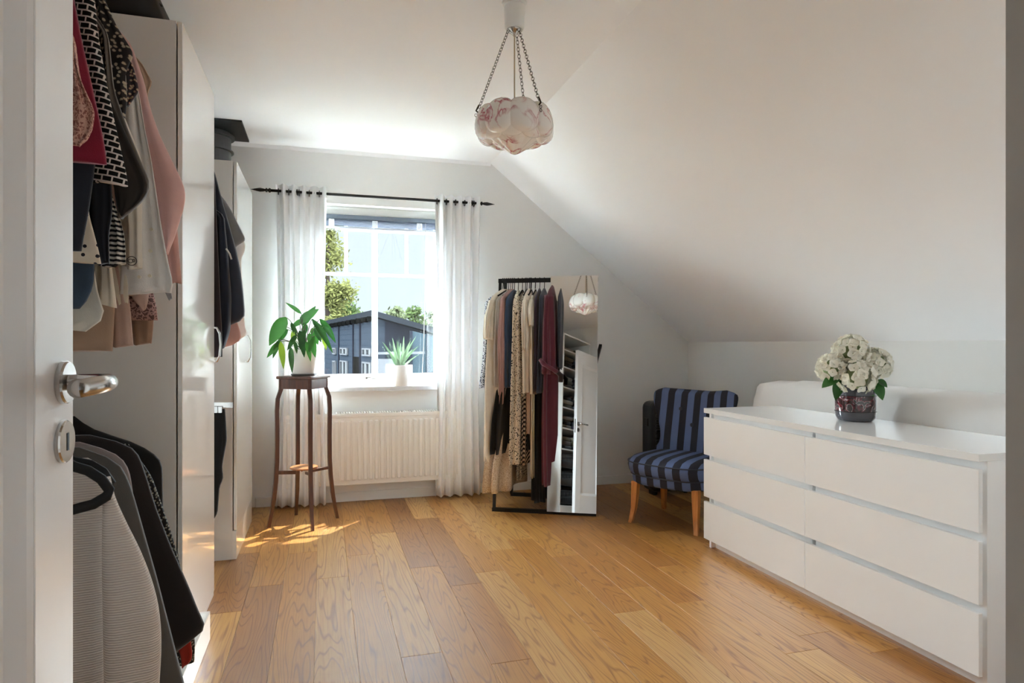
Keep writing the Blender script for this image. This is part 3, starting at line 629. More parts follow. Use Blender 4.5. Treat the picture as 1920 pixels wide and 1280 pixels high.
gpx([(530, 300, 318), (552, 312, 322), (560, 316, 323)], 2.30, .01, 'shirt', fb['grey'], 'thin grey shirt tail behind the white shirt', 'shirt', nf=1, amp=.2, group=G)
gpx([(570, 206, 244), (600, 210, 246), (648, 211, 250)], 2.13, .016, 'skirt', fb['tan2'], 'pinkish tan skirt between two brown skirts', 'skirt', nf=2, amp=.25, group=G)
gpx([(580, 240, 289), (610, 246, 288), (644, 250, 284)], 2.24, .018, 'skirt', fb['tan3'], 'brown skirt nearest the wardrobe side', 'skirt', nf=2, amp=.25, group=G)

G2 = 'dark coats hanging on the low rail'
gpx([(780, None, 140), (800, None, 166), (812, None, 178), (818, None, 222), (812, None, 225), (835, None, 262), (856, None, 300), (872, None, 304), (930, None, 305), (1010, None, 306), (1150, None, 320)], 2.36, .03, 'coat', fb['black'], 'black jacket at the back of the coat row', 'coat', nf=3, amp=.3, group=G2)
gpx([(830, None, 240), (860, None, 262), (890, None, 284), (930, None, 298), (1000, None, 322), (1060, None, 338), (1150, None, 355), (1200, None, 366), (1240, None, 364)], 2.2, .025, 'coat', BOUC, 'speckled boucle coat behind the dark brown coat', 'coat', nf=3, amp=.2, group=G2)
gpx([(815, None, 170), (826, None, 225), (842, None, 256), (880, None, 270), (950, None, 291), (1020, None, 318), (1100, None, 354), (1150, None, 374), (1178, None, 389), (1192, None, 380), (1203, None, 350), (1215, None, 335)], 2.05, .04, 'coat', fb['coat'], 'dark brown coat with turned-back sleeve', 'coat', nf=2, amp=.25, group=G2)
gpx([(1130, 320, 352), (1190, 325, 357), (1225, 338, 361), (1238, 340, 359), (1248, 341, 348)], 2.11, .012, 'blouse', fb['red'], 'rust red hem showing under the dark brown coat', 'blouse', nf=1, amp=.2, group=G2)
gpx([(828, None, 150), (838, None, 190), (850, None, 220), (862, None, 232), (880, None, 243), (905, None, 247), (940, None, 252), (1000, None, 268), (1200, None, 300)], 1.96, .02, 'blazer', fb['taupe'], 'taupe blazer shoulder between two dark coats', 'blazer', nf=2, amp=.2, group=G2)
gpx([(838, None, 150), (850, None, 205), (862, None, 220), (885, None, 237), (930, None, 252), (1000, None, 272), (1080, None, 295), (1150, None, 313), (1220, None, 331), (1300, None, 352), (1400, None, 372)], 1.88, .04, 'jacket', fb['greyolive'], 'charcoal leather-look jacket behind the cream cardigan', 'jacket', nf=2, amp=.25, group=G2)
card = thing('cardigan', 'cream ribbed knit cardigan nearest the door', 'cardigan', (-.6, 1.6, .3), group=G2)
gpx([(880, None, 175), (900, None, 200), (935, None, 205), (980, None, 205), (1100, None, 200), (1420, None, 196)], 1.66, .035, 'body', RIBBED, None, None, parent=card, nf=2, amp=.2)
gpx([(895, 195, 206), (930, 194, 213), (980, 193, 236), (1030, 193, 262), (1080, 194, 282), (1130, 195, 296), (1180, 196, 302), (1230, 197, 302), (1290, 198, 298), (1420, 200, 292)], 1.61, .045, 'sleeve', RIBBED, None, None, parent=card, nf=1, amp=.12, neck=True)
def hanger_px(pts, Y, label, r=.011):
    t = thing('clothes_hanger', label, 'hanger', tuple(at_Y(150, 900, Y)), group='black velvet hangers')
    P_ = [at_Y(a, b, Y) for a, b in pts]
    MB().tube(P_, r, 8, flat=.55).build('shoulder_bar', BLACKP, t, smooth=True)
    hx = -.745; zt = P_[0].z
    MB().tube([(hx, Y, zt-.03), (hx, Y, .955), (hx+.02, Y, .985), (hx+.016, Y, 1.0), (hx, Y, 1.009), (hx-.016, Y, 1.0), (hx-.018, Y, .985)], .0025, 6).build('hook', CHROME, t, smooth=True)
hanger_px([(60, 830), (138, 874), (165, 882), (190, 898), (205, 918), (200, 930), (175, 945), (138, 955), (100, 958)], 1.57, 'thick black velvet hanger inside the cream cardigan')
hanger_px([(60, 825), (138, 862), (170, 868), (195, 882), (211, 905), (206, 916), (186, 906), (140, 888)], 1.72, 'black velvet hanger behind the cream cardigan', .008)
gpx([(858, None, 165), (868, None, 185), (880, None, 196), (893, None, 202), (903, None, 202), (1000, None, 202)], 1.745, .012, 'blazer', RIBBED, 'grey knit shoulder between the black hangers', 'blazer', nf=1, amp=.1, group=G2)

# second hanging section between the wardrobes
rail((-.745, UA1, 2.03), (-.745, UB0, 2.03), 'steel clothes rail between the two wardrobes, above the navy jacket')
G3 = 'clothes hanging between the two wardrobes'
hood = thing('jacket', 'navy jacket hanging between the two wardrobes', 'jacket', (-.6, 3.34, 1.1), group=G3)
gpx([(308, None, 398), (320, None, 402), (345, None, 409), (380, None, 418), (420, None, 430), (470, None, 444), (510, None, 452), (550, None, 457), (600, None, 461), (607, None, 444), (612, None, 430)], 3.36, .05, 'body', fb['dknavy'], None, None, parent=hood, nf=2, amp=.3)
gpx([(400, 404, 420), (480, 406, 428), (560, 404, 434), (620, 402, 432), (655, 402, 420)], 3.30, .03, 'sleeve', fb['dknavy'], None, None, parent=hood, nf=2, amp=.3, neck=True)
a_, b_ = at_Y(424, 466, 3.262), at_Y(434, 486, 3.262)
MB().tube([a_, (a_+b_)/2+Vector((.004, 0, 0)), b_], .004, 6).build('drawstring', fb['ltgrey'], hood)
gpx([(312, None, 399), (340, None, 403), (450, None, 408), (560, None, 413), (640, None, 417), (671, None, 417)], 3.245, .02, 'coat', fb['maroonblk'], 'narrow black coat edge against the glossy wardrobe door', 'coat', nf=1, amp=.2, group=G3)
gpx([(365, None, 414), (378, None, 424), (400, None, 437), (430, None, 452), (450, None, 462), (455, None, 455), (463, None, 441), (480, None, 440)], 3.5, .03, 'tshirt', fb['grey'], 'grey t-shirt behind the navy jacket', 't-shirt', nf=1, amp=.2, group=G3)
gpx([(440, None, 448), (458, None, 461), (472, None, 461), (480, None, 452), (560, None, 455), (610, None, 459), (632, None, 466), (640, None, 440), (643, None, 430)], 3.57, .03, 'shirt', fb['white'], 'white shirt behind the grey t-shirt', 'shirt', nf=1, amp=.2, group=G3)
gpx([(590, None, 440), (625, None, 452), (640, None, 452), (648, None, 436), (655, None, 412)], 3.46, .02, 'blouse', fb['rose'], 'mauve hem below the navy jacket', 'blouse', nf=2, amp=.3, group=G3)
th_ = thing('trouser_hanger', 'steel clamp hanger bar holding the black trousers', 'hanger', (-.6, 3.5, .85))
pa, pb = at_Y(380, 759, 3.45), at_Y(437, 759, 3.45)
MB().bar(pa, pb, .006, .028, bev=.002).build('bar', CHROME, th_)
MB().tube([pa+Vector((-.1, 0, 0)), pa+Vector((-.1, 0, .1)), (-.745, 3.45, 1.0)], .003, 6).build('hook', CHROME, th_)
for px_ in (405, 413): 
    c_ = at_Y(px_, 766, 3.44); MB().box(c_.x-.01, c_.x+.01, c_.y-.012, c_.y+.012, c_.z-.02, c_.z+.012, .003).build('clip', CHROME, th_)
gpx([(766, None, 422), (790, None, 424), (825, None, 426), (850, None, 421), (875, None, 417), (900, None, 420), (905, None, 413), (966, None, 408), (970, None, 403)], 3.44, .03, 'trousers', fb['black'], 'black trousers clamped on the steel hanger bar', 'trousers', nf=2, amp=.4, group=G3)

# ------------------------------------------------------------------ plant stand
PS = Vector((-.117, 4.33, 0)); PA = math.radians(-75)
stand = thing('plant_stand', 'tall dark wooden plant stand with four curved legs', 'plant stand', tuple(PS), PA)
ZT = .937
def sq(r): return [Vector((r*math.cos(a), r*math.sin(a), 0)) for a in (0, PI/2, PI, 3*PI/2)]
def plate(r, z0, z1, bev, name, mat):
    rot = Matrix.Rotation(PI/4, 4, 'Z'); s = r/math.sqrt(2); mb = MB().box(-s, s, -s, s, z0, z1, bev, 3); mb.bm.transform(rot); return mb.build(name, mat, stand, local=True)
plate(.172, ZT-.018, ZT, .006, 'top', DKWOOD)
cs = sq(.143)
for i in range(4):
    a, b = cs[i], cs[(i+1) % 4]
    MB().bar(a+Vector((0, 0, ZT-.049)), b+Vector((0, 0, ZT-.049)), .014, .062, bev=.002).build('apron', DKWOOD, stand, local=True)
for a in (0, PI/2, PI, 3*PI/2):
    pr = [(ZT-.02, .139), (ZT-.08, .139), (ZT-.105, .148), (ZT-.14, .160), (.72, .165), (.55, .163), (.40, .164), (.28, .171), (.17, .183), (.08, .198), (0.0, .214)]
    d = Vector((math.cos(a), math.sin(a), 0)); s_ = Vector((-d.y, d.x, 0)); rs = []
    for z, r in pr:
        h_ = .0115 if z > .1 else .0095
        c = d*r+Vector((0, 0, z)); rs.append([c+d*h_+s_*h_, c+d*h_-s_*h_, c-d*h_-s_*h_, c-d*h_+s_*h_])
    MB().rings(rs).build('leg', DKWOOD, stand, local=True)
    MB().bar(d*.05+Vector((0, 0, .325)), d*.166+Vector((0, 0, .335)), .012, .018, bev=.002).build('stretcher', DKWOOD, stand, local=True)
MB().lathe([(.0, .345), (.082, .345), (.086, .349), (.086, .354), (.082, .358), (0, .358)], n=32).build('lower_shelf', wood('shelf_walnut', '#8a5a38', '#a06d45', .3, 'X'), stand, local=True)

def leaf(mb, base, d, up, L, W, droop=.35, n=8, cup=.25, tip=1.0):
    d = Vector(d).normalized(); up = Vector(up); sd = d.cross(up)
    if sd.length < 1e-3: sd = Vector((1, 0, 0))
    sd.normalize(); up = sd.cross(d).normalized(); g = []
    p = Vector(base); dd = d.copy()
    for i in range(n+1):
        t = i/n; wd = W*(math.sin(PI*min(1, t**.75*.97+.03))**.8 if tip == 1.0 else (1-t)**.6*min(1, .55+t*3))
        if i == n: wd = .0008
        u2 = sd.cross(dd).normalized()
        g.append([p-sd*wd+u2*wd*cup, p-sd*wd*.5+u2*wd*cup*.35, p.copy(), p+sd*wd*.5+u2*wd*cup*.35, p+sd*wd+u2*wd*cup])
        dd = (dd+Vector((0, 0, -droop*1.8/n))).normalized(); p = p+dd*(L/n)
    return mb.sheet(g)
# peace lily
LEAFG = leaf_mat('glossy_green_leaf', '#123016', '#39742a', .22); LEAFY = leaf_mat('yellow_green_leaf', '#86a832', '#9dbb3d', .35)
STEM = M('stem_green', '#5a6d34', .5); STEMD = M('stem_purple', '#5b4148', .5)
lily = thing('potted_plant', 'broad-leaved green houseplant in white pot on the plant stand', 'plant', (PS.x, PS.y, ZT))
pot = MB().lathe([(.0, 0), (.066, 0), (.071, .006), (.086, .14), (.09, .152), (.086, .155), (.08, .15), (.07, .13), (0, .128)], (PS.x, PS.y, ZT+.012), 36).build('pot', POTW, lily, smooth=True)
MB().lathe([(.0, .0), (.074, 0), (.08, .008), (.078, .012), (0, .012)], (PS.x, PS.y, ZT), 32).build('saucer', M('dark_saucer', '#4a4644', .4), lily)
MB().lathe([(0, .134), (.074, .134), (.074, .14), (0, .142)], (PS.x, PS.y, ZT+.012), 20).build('soil', SOIL, lily)
D0 = (PS.x*SN+PS.y*CS)
def lp(px, py, dd=0): return at_D(px, py, D0+dd)
#  (base px,py) -> (tip px,py), depth offset of base and tip, width, yellow
LV = [((537, 595), (503, 645), -.02, -.06, .038, 0), ((528, 640), (499, 668), -.03, -.08, .017, 0), ((524, 637), (511, 670), -.04, -.06, .014, 0), ((526, 640), (532, 690), -.08, -.1, .017, 1),
      ((565, 588), (537, 566), 0, .03, .011, 0), ((562, 604), (596, 578), .0, -.03, .026, 0), ((566, 610), (590, 574), .03, .06, .022, 0), ((585, 598), (626, 657), -.02, -.1, .017, 0), ((600, 598), (631, 640), .05, .06, .020, 0),
      ((604, 622), (612, 655), .08, .12, .015, 1), ((562, 620), (571, 668), -.07, -.12, .020, 0), ((580, 625), (592, 668), -.06, -.12, .021, 0), ((590, 615), (603, 640), -.02, -.06, .016, 0), ((545, 650), (548, 698), -.09, -.115, .015, 0),
      ((549, 620), (550, 645), -.05, -.08, .012, 1), ((553, 640), (557, 662), -.08, -.11, .010, 0), ((535, 612), (527, 636), .02, .02, .015, 0), ((575, 608), (566, 632), .03, .03, .018, 0), ((597, 606), (620, 652), .02, -.02, .013, 0), ((572, 618), (560, 650), .0, -.05, .015, 0),
      ((570, 600), (545, 612), .04, .02, .016, 0), ((556, 628), (538, 655), -.06, -.1, .014, 0), ((590, 630), (577, 662), -.09, -.12, .013, 0), ((574, 640), (583, 676), -.1, -.13, .014, 0), ((608, 612), (624, 632), -.03, -.07, .013, 0), ((546, 605), (556, 630), -.03, -.06, .013, 0),
      ((585, 615), (597, 645), .06, .1, .02, 0), ((540, 618), (520, 640), .06, .1, .02, 0)]
for i, (b0, t0, d0, d1, wd, yl) in enumerate(LV):
    a, b = lp(*b0, d0), lp(*t0, d1); L = (b-a).length; dr = .25 if b.z < a.z else .12
    dv = (b-a).normalized()+Vector((0, 0, dr*.55)); 
    lf = leaf(MB(), a, dv, -Vector(rayd(*b0)) + Vector((random.uniform(-.25, .25), 0, .35)), L*1.03, wd*1.15, dr, cup=.16).build('leaf', LEAFY if yl else LEAFG, lily, smooth=True)
    c = Vector((PS.x+random.uniform(-.02, .02), PS.y+random.uniform(-.02, .02), ZT+.14)); mid = (a+c)/2+Vector((0, 0, max(.02, .5*(a.z-c.z)*.4+.04)))
    pts = [c*(1-q)**2+mid*(2*q*(1-q))+a*q*q for q in (0, .2, .4, .6, .8, 1)]
    MB().tube(pts, [.003, .0028, .0026, .0024, .002, .0016], 6).build('stalk', STEMD if i % 3 else STEM, lily, smooth=True)
# snake plant on the sill
SP = at_Y(751, 722, YB+.005); SP.z = OZ0
snake = thing('potted_plant', 'pale-edged spiky plant in white cylinder pot on the windowsill', 'plant', tuple(SP))
MB().lathe([(0, 0), (.082, 0), (.087, .004), (.0885, .15), (.087, .153), (.083, .152), (.082, .12), (0, .12)], SP, 40).build('pot', POTW, snake, smooth=True)
MB().lathe([(0, .125), (.081, .125), (.081, .132), (0, .134)], SP, 20).build('soil', SOIL, snake)
SNK = leaf_mat('sage_blade', '#2f4a2c', '#8aa384', .15)
for px_, py_, dd, wd in ((720, 642, -.03, .013), (737, 636, 0, .014), (745, 640, -.05, .016), (757, 633, -.02, .015), (768, 640, -.05, .017), (777, 632, .02, .012), (782, 648, -.02, .013), (783, 664, -.03, .010), (751, 645, .04, .016), (729, 655, .05, .012), (762, 652, -.08, .014), (740, 655, -.07, .013), (771, 655, .03, .014)):
    a = SP+Vector((random.uniform(-.025, .025), random.uniform(-.025, .025), .125)); b = at_Y(px_, py_, SP.y+dd); v = b-a
    leaf(MB(), a, v.normalized()+Vector((0, 0, .25)), Vector((-.2, -1, .2)), v.length*1.05, wd, .28, 8, .35, .5).build('leaf', SNK, snake, smooth=True)

# ------------------------------------------------------------------ pendant lamp
LX, LY = .752, 2.535
lamp = thing('pendant_lamp', 'scalloped marbled pink and white glass bowl lamp hanging on chains', 'lamp', (LX, LY, ZC))
LC = Vector((LX, LY, 0))
MB().lathe([(0, ZC), (.052, ZC), (.05, ZC-.006), (.036, ZC-.012), (0, ZC-.012)], LC, 32).build('ceiling_plate', TRIM, lamp, smooth=True)
MB().lathe([(0, ZC-.010), (.042, ZC-.010), (.044, ZC-.02), (.040, ZC-.1), (.036, ZC-.108), (0, ZC-.108)], LC, 32).build('ceiling_cup', TRIM, lamp, smooth=True)
MB().lathe([(.033, ZC-.106), (.031, ZC-.112), (.012, ZC-.125), (.004, ZC-.135), (0, ZC-.135)], LC, 20).build('hook_ring', CHROME, lamp, smooth=True)
ZR = 2.105; ZBOT = 1.913
MB().tube([LC+Vector((0, 0, ZC-.13)), LC+Vector((0, 0, ZR-.06))], .003, 6).build('cord', M('flex_beige', '#b3a48a', .6), lamp)
BRONZE = M('old_bronze', '#3a332c', .45, .8)
NL = 8; ZM = 2.046
gb = MB()
prof = [(.118, 2.092), (.128, 2.07), (.134, 2.045), (.130, 2.015), (.118, 1.995)]
def ring_at(r, z, ribs=0.0): return [(LX+r*(1+ribs*math.cos(12*th))*math.cos(th), LY+r*(1+ribs*math.cos(12*th))*math.sin(th), z) for th in [2*PI*j/96 for j in range(96)]]
inner = [(.02, 1.945), (.06, 1.97), (.10, 2.0), (.118, 2.03), (.12, 2.06), (.112, 2.09)]
cone = [(.120, 1.985, .01), (.112, 1.978, .04), (.094, 1.968, .07), (.070, 1.952, .07), (.046, 1.935, .06), (.022, 1.920, .04), (.008, 1.913, 0), (.001, 1.912, 0)]
gb.rings([ring_at(r, z) for r, z in inner]+[ring_at(r, z) for r, z in prof]+[ring_at(r, z, q) for r, z, q in cone])
for row_, (nl, rc, hw, hh, zc, ph0) in enumerate(((NL, .118, .068, .070, 2.036, 0.0), (NL, .112, .052, .030, 1.985, .5))):
    for k in range(nl):
        th0 = 2*PI*(k+ph0)/nl-PI/2; er = Vector((math.cos(th0), math.sin(th0), 0)); et = Vector((-er.y, er.x, 0)); ez = (Vector((0, 0, 1))+er*(-.22 if row_ == 0 else .9)).normalized(); en = et.cross(ez).normalized()
        if en.dot(er) < 0: en = -en
        c = LC+er*rc+Vector((0, 0, zc)); rg = []
        for i in range(1, 12):
            la = -PI/2+PI*i/12; rg.append([c+ez*hh*math.sin(la)+(et*math.cos(q)*hw+en*math.sin(q)*(.045 if row_ == 0 else .024))*math.cos(la)**.75 for q in [2*PI*j/20 for j in range(20)]])
        gb.rings(rg)
bowl = gb.build('glass_bowl', marble_glass(), lamp, smooth=True)
for k in range(3):
    a = math.radians((174, 54, -66)[k]); top = LC+Vector((.026*math.cos(a), .026*math.sin(a), ZC-.112)); bot = LC+Vector((.146*math.cos(a), .146*math.sin(a), ZR-.012))
    d = (bot-top); n = 26; chn = MB()
    for i in range(n):
        c = top+d*((i+.5)/n); ax = d.normalized().orthogonal().normalized()
        if i % 2: ax = ax.cross(d.normalized())
        chn.torus(c, .0062, .0011, ax, 10, 5, 1.45, d)
    ch = chn.build('chain', BRONZE, lamp, smooth=True)
    hb = bot
    MB().tube([hb+Vector((0, 0, .012)), hb+Vector((.006*math.cos(a), .006*math.sin(a), 0)), hb+Vector((.012*math.cos(a), .012*math.sin(a), -.012)), hb+Vector((.002*math.cos(a), .002*math.sin(a), -.02))], .0035, 6).torus(hb+Vector((.012*math.cos(a), .012*math.sin(a), -.03)), .006, .0012, (math.sin(a), -math.cos(a), 0), 10, 5).torus(hb+Vector((.012*math.cos(a), .012*math.sin(a), -.043)), .006, .0012, (math.cos(a), math.sin(a), 0), 10, 5).build('bowl_hook', BRONZE, lamp, smooth=True)

# ------------------------------------------------------------------ dresser
DXF, DXB, DYN, DYF, DZ = 2.043, 2.53, 1.588, 3.168, .78
dr = thing('dresser', 'long low white six-drawer dresser along the knee wall', 'dresser', ((DXF+DXB)/2, (DYN+DYF)/2, 0))
MB().box(DXF, DXB, DYN, DYF, DZ-.026, DZ, .0012, 1).build('top', DTOP, dr)
for a, b in ((DYN, DYN+.018), (DYF-.018, DYF)): MB().box(DXF+.036, DXB, a, b, 0, DZ-.026, .0008, 1).build('side_panel', DRESS, dr)
MB().box(DXB-.008, DXB, DYN+.018, DYF-.018, .03, DZ-.026).build('back_panel', DRESS, dr)
MB().box(DXF+.062, DXF+.077, DYN+.018, DYF-.018, 0, .06, .0008, 1).build('plinth', DRESS, dr)
MB().box(DXF+.05, DXF+.45, (DYN+DYF)/2-.008, (DYN+DYF)/2+.008, .03, DZ-.026).build('divider', DRESS, dr)
zt = DZ-.026-.024
mid_y = (DYN+DYF)/2
for rI in range(3):
    z1 = zt-rI*(.207+.027); z0 = z1-.207
    for a, b in ((DYN, mid_y-.002), (mid_y+.002, DYF)):
        d = MB().box(DXF, DXF+.017, a+.0, b-.0, z0, z1, .0012, 1).build('drawer', DRESS, dr)
        y0 = a+(.0 if a > DYN+.1 else .0); 
        MB().box(DXF+.05, DXF+.062, max(a+.0, DYN+.02), min(b, DYF-.02), z0+.004, z1+.026, .0008, 1).build('grip_rail', DRESS, d)
        MB().box(DXF+.017, DXF+.048, a+.02, b-.016, z0+.004, z1-.03).build('front_core', DRESS, d)

# padded white covered thing between dresser and knee wall
mm = MB(); rs = []
for i in range(41):
    y = 3.425-(3.425-.9)*i/40; e = min(1, i/4, (40-i)/2) ; e = math.sin(min(1, .35+.65*e)*PI/2); hgt = .905+.02*i/40+.006*math.sin(i*1.7)*e-.03*(1-e); x0 = 2.552+.01*math.sin(i*.6)
    rs.append([(x0, y, .0), (x0+.0, y, .72), (x0+.012, y, .80), (x0+.025, y, hgt-.06), (x0+.035, y, hgt-.02), (x0+.055, y, hgt), (x0+.15, y, hgt+.012), (2.90, y, hgt), (2.945, y, hgt-.03), (2.945, y, 0)])
tag(mm.rings(rs).build('covered_mattress', M('white_cotton_cover', '#e6e4e2', .85, 0, .02, 8, .12, 40), smooth=True), 'long white padded mattress in a cotton cover behind the dresser', 'mattress')

# ------------------------------------------------------------------ vase with hydrangeas
VC = Vector((2.392, 2.453, DZ))
vm, nt, b = nodes('smoky_patterned_glass'); L_ = nt.links.new
tc = N(nt, 'ShaderNodeTexCoord'); sx = N(nt, 'ShaderNodeSeparateXYZ'); L_(tc.outputs['Object'], sx.inputs[0])
nz = N(nt, 'ShaderNodeTexNoise'); nz.inputs['Scale'].default_value = 16; nz.inputs['Distortion'].default_value = 2.5; L_(tc.outputs['Object'], nz.inputs['Vector'])
rp = N(nt, 'ShaderNodeValToRGB'); L_(nz.outputs['Fac'], rp.inputs['Fac']); e = rp.color_ramp.elements; e[0].color = lin('#2a1517'); e[0].position = .4; e[1].color = lin('#4a4547'); e[1].position = .56
x = e.new(.5); x.color = lin('#6d2530'); x = e.new(.53); x.color = lin('#b9aeb0')
bd = N(nt, 'ShaderNodeMapRange'); L_(sx.outputs[2], bd.inputs['Value']); bd.inputs['From Min'].default_value = .044; bd.inputs['From Max'].default_value = .047
bd2 = N(nt, 'ShaderNodeMapRange'); L_(sx.outputs[2], bd2.inputs['Value']); bd2.inputs['From Min'].default_value = .118; bd2.inputs['From Max'].default_value = .121; bd2.inputs['To Min'].default_value = 1; bd2.inputs['To Max'].default_value = 0
mu = N(nt, 'ShaderNodeMath', operation='MULTIPLY'); L_(bd.outputs[0], mu.inputs[0]); L_(bd2.outputs[0], mu.inputs[1])
mx = N(nt, 'ShaderNodeMix', data_type='RGBA'); mx.inputs['A'].default_value = lin('#4c4a50'); L_(rp.outputs['Color'], mx.inputs['B']); L_(mu.outputs[0], mx.inputs[0]); L_(mx.outputs['Result'], b.inputs['Base Color'])
b.inputs['Roughness'].default_value = .06; b.inputs['Transmission Weight'].default_value = .12; b.inputs['Coat Weight'].default_value = .5; bump(nt, b, nz.outputs['Fac'], .25, .003)
vase = thing('vase', 'smoky grey and burgundy patterned glass vase on the dresser', 'vase', tuple(VC))
MB().lathe([(0, 0), (.066, 0), (.078, .006), (.085, .022), (.0875, .06), (.0875, .10), (.085, .14), (.082, .163), (.079, .163), (.081, .14), (.083, .1), (.082, .04), (.07, .014), (0, .012)], VC, 48).build('body', vm, vase, smooth=True)
for z in (.045, .119): MB().torus(VC+Vector((0, 0, z)), .0872, .0022, (0, 0, 1), 48, 6).build('relief_band', M('dark_band', '#2a2628', .15), vase, smooth=True)
# a floret: four rounded cupped petals
PETM = leaf_mat('cream_petal', '#e3dfcf', '#f0ece0', .12)
def floret_mesh():
    mb = MB()
    for k in range(4):
        a = k*PI/2+.1*k; R = Matrix.Rotation(a, 4, 'Z'); g = []
        for i in range(5):
            t = i/4; wd = .0145*math.sin(PI*(.12+.80*t)**.9)
            r = .002+.0215*t; zz = .006*t*t+.001*(k % 2)
            g.append([R@Vector((r, s*wd, zz+abs(s)*.003)) for s in (-1, -.5, 0, .5, 1)])
        mb.sheet(g)
    return mb
fl_src = None
HYL = [((1596, 660), -.02, .082, 'topmost'), ((1640, 682), .0, .078, 'rightmost'), ((1606, 708), -.09, .082, 'front'), ((1560, 690), -.02, .070, 'leftmost'), ((1618, 688), .05, .08, 'rear')]
DV = VC.x*SN+VC.y*CS
for (hp, dd, R_, nm) in HYL:
    c = at_D(hp[0], hp[1], DV+dd); hy_ = thing('hydrangea', nm+' white hydrangea head of the bunch in the vase', 'flower', (VC.x, VC.y, VC.z+.03), group='white hydrangeas in the vase')
    fwd = (c-VC).normalized()
    MB().tube([VC+Vector((0, 0, .03)), VC+Vector((0, 0, .15)), (c+VC+Vector((0, 0, .15)))/2, c], .004, 6).build('stem', STEM, hy_, smooth=True)
    MB().lathe([(.001, -R_*.62), (R_*.46, -R_*.4), (R_*.6, 0), (R_*.46, R_*.42), (.001, R_*.6)], c, 14).build('inner_blossom', M('bloom_core', '#8f9a6c', .8), hy_, smooth=True)
    nF = 62
    for i in range(nF):
        zc = 1-2*(i+.5)/nF
        if zc < -.72: continue
        ph = i*2.39996; rad = math.sqrt(1-zc*zc); nrm = Vector((rad*math.cos(ph), rad*math.sin(ph), zc))
        nrm = (nrm+Vector((random.uniform(-.22, .22), random.uniform(-.22, .22), random.uniform(-.15, .2)))).normalized()
        p = c+nrm*R_*random.uniform(.80, .93); rot = nrm.to_track_quat('Z', 'Y').to_matrix().to_4x4()@Matrix.Rotation(random.uniform(0, 6), 4, 'Z')@Matrix.Scale(random.uniform(.85, 1.12)*R_/.08, 4)
        Mx = world(hy_).inverted()@Matrix.Translation(p)@rot
        if fl_src is None: fl_src = floret_mesh().build('floret', PETM, hy_, local=True, smooth=True); fl_src.matrix_basis = Mx
        else: share(fl_src, 'floret', hy_, Mx)
    if nm in ('leftmost', 'rightmost', 'front', 'topmost'):
        for (lb, lt, wd) in {'leftmost': [((1572, 706), (1541, 722), .028), ((1575, 712), (1566, 748), .024)], 'rightmost': [((1640, 715), (1656, 748), .028), ((1645, 712), (1664, 724), .02)], 'front': [((1600, 728), (1640, 738), .02)], 'topmost': [((1590, 690), (1566, 680), .024), ((1600, 690), (1604, 662), .02)]}[nm]:
            a, b_ = at_D(*lb, DV-.05), at_D(*lt, DV-.08); leaf(MB(), a, b_-a, Vector((-.3, -.6, .8)), (b_-a).length*1.05, wd, .12).build('leaf', LEAFG, hy_, smooth=True)

# ------------------------------------------------------------------ armchair
ch = thing('armchair', 'low blue striped upholstered chair beside the dresser', 'chair', (2.195, 3.685, 0), math.radians(-57))
STR = pattern('navy_blue_stripe', 'xstripe', '#2a2a33', '#58668a', 10.8, .75)
PIPE = M('navy_piping', '#2b2d38', .8)
def slab(z_rows, name, mat, n=40, p=3.2, yo=0):
    """rounded-rectangle stack: rows of (z, half x, half y front, half y back)"""
    rr = []
    for z, hx, hf, hb in z_rows:
        ring = []
        for j in range(n):
            q = 2*PI*j/n; cx, sy_ = math.cos(q), math.sin(q)
            xx = math.copysign(abs(cx)**(2/p), cx)*hx; yy = math.copysign(abs(sy_)**(2/p), sy_)*(hb if sy_ > 0 else hf); ring.append((xx, yy+yo, z))
        rr.append(ring)
    return MB().rings(rr).build(name, mat, ch, local=True, smooth=True)
slab([(.250, .245, .235, .24), (.262, .262, .25, .25), (.300, .268, .256, .255), (.312, .268, .256, .255)], 'seat_base', STR)
slab([(.313, .272, .262, .24), (.335, .285, .276, .245), (.37, .29, .285, .25), (.395, .287, .28, .25), (.418, .262, .25, .235), (.43, .20, .19, .19), (.434, .08, .08, .1)], 'seat_cushion', STR)
def loop(z, hx, hf, hb, p=3.2, n=48):
    o_ = []
    for j in range(n+1):
        q = 2*PI*j/n; cx, sy_ = math.cos(q), math.sin(q); o_.append((math.copysign(abs(cx)**(2/p), cx)*hx, math.copysign(abs(sy_)**(2/p), sy_)*(hb if sy_ > 0 else hf), z))
    return o_
MB().tube(loop(.313, .273, .262, .25), .005, 6).build('piping', PIPE, ch, local=True, smooth=True)
MB().tube(loop(.392, .289, .283, .25), .004, 6).build('piping', PIPE, ch, local=True, smooth=True)
rr = []
BR = [(.36, .262), (.40, .262), (.435, .252), (.46, .225), (.50, .216), (.56, .223), (.62, .245), (.68, .272), (.74, .292), (.785, .298), (.81, .29), (.825, .268), (.832, .22)]
for z, hw in lerp_rows([(a, b_) for a, b_ in BR], 36):
    ring = []; lean = .195+(z-.36)*.20; th = .052 if z < .8 else .052*math.sqrt(max(.05, 1-((z-.8)/.034)**2))
    for j in range(36):
        q = 2*PI*j/36; cx, sy_ = math.cos(q), math.sin(q); u = math.copysign(abs(cx)**.8, cx)
        zz = z+(.018*(abs(u)**2)-.012)*max(0, (z-.7)/.13)
        ring.append((u*hw, lean+math.copysign(abs(sy_)**.7, sy_)*th-.055*abs(u)**2.2, zz))
    rr.append(ring)
MB().rings(rr).build('backrest', STR, ch, local=True, smooth=True)
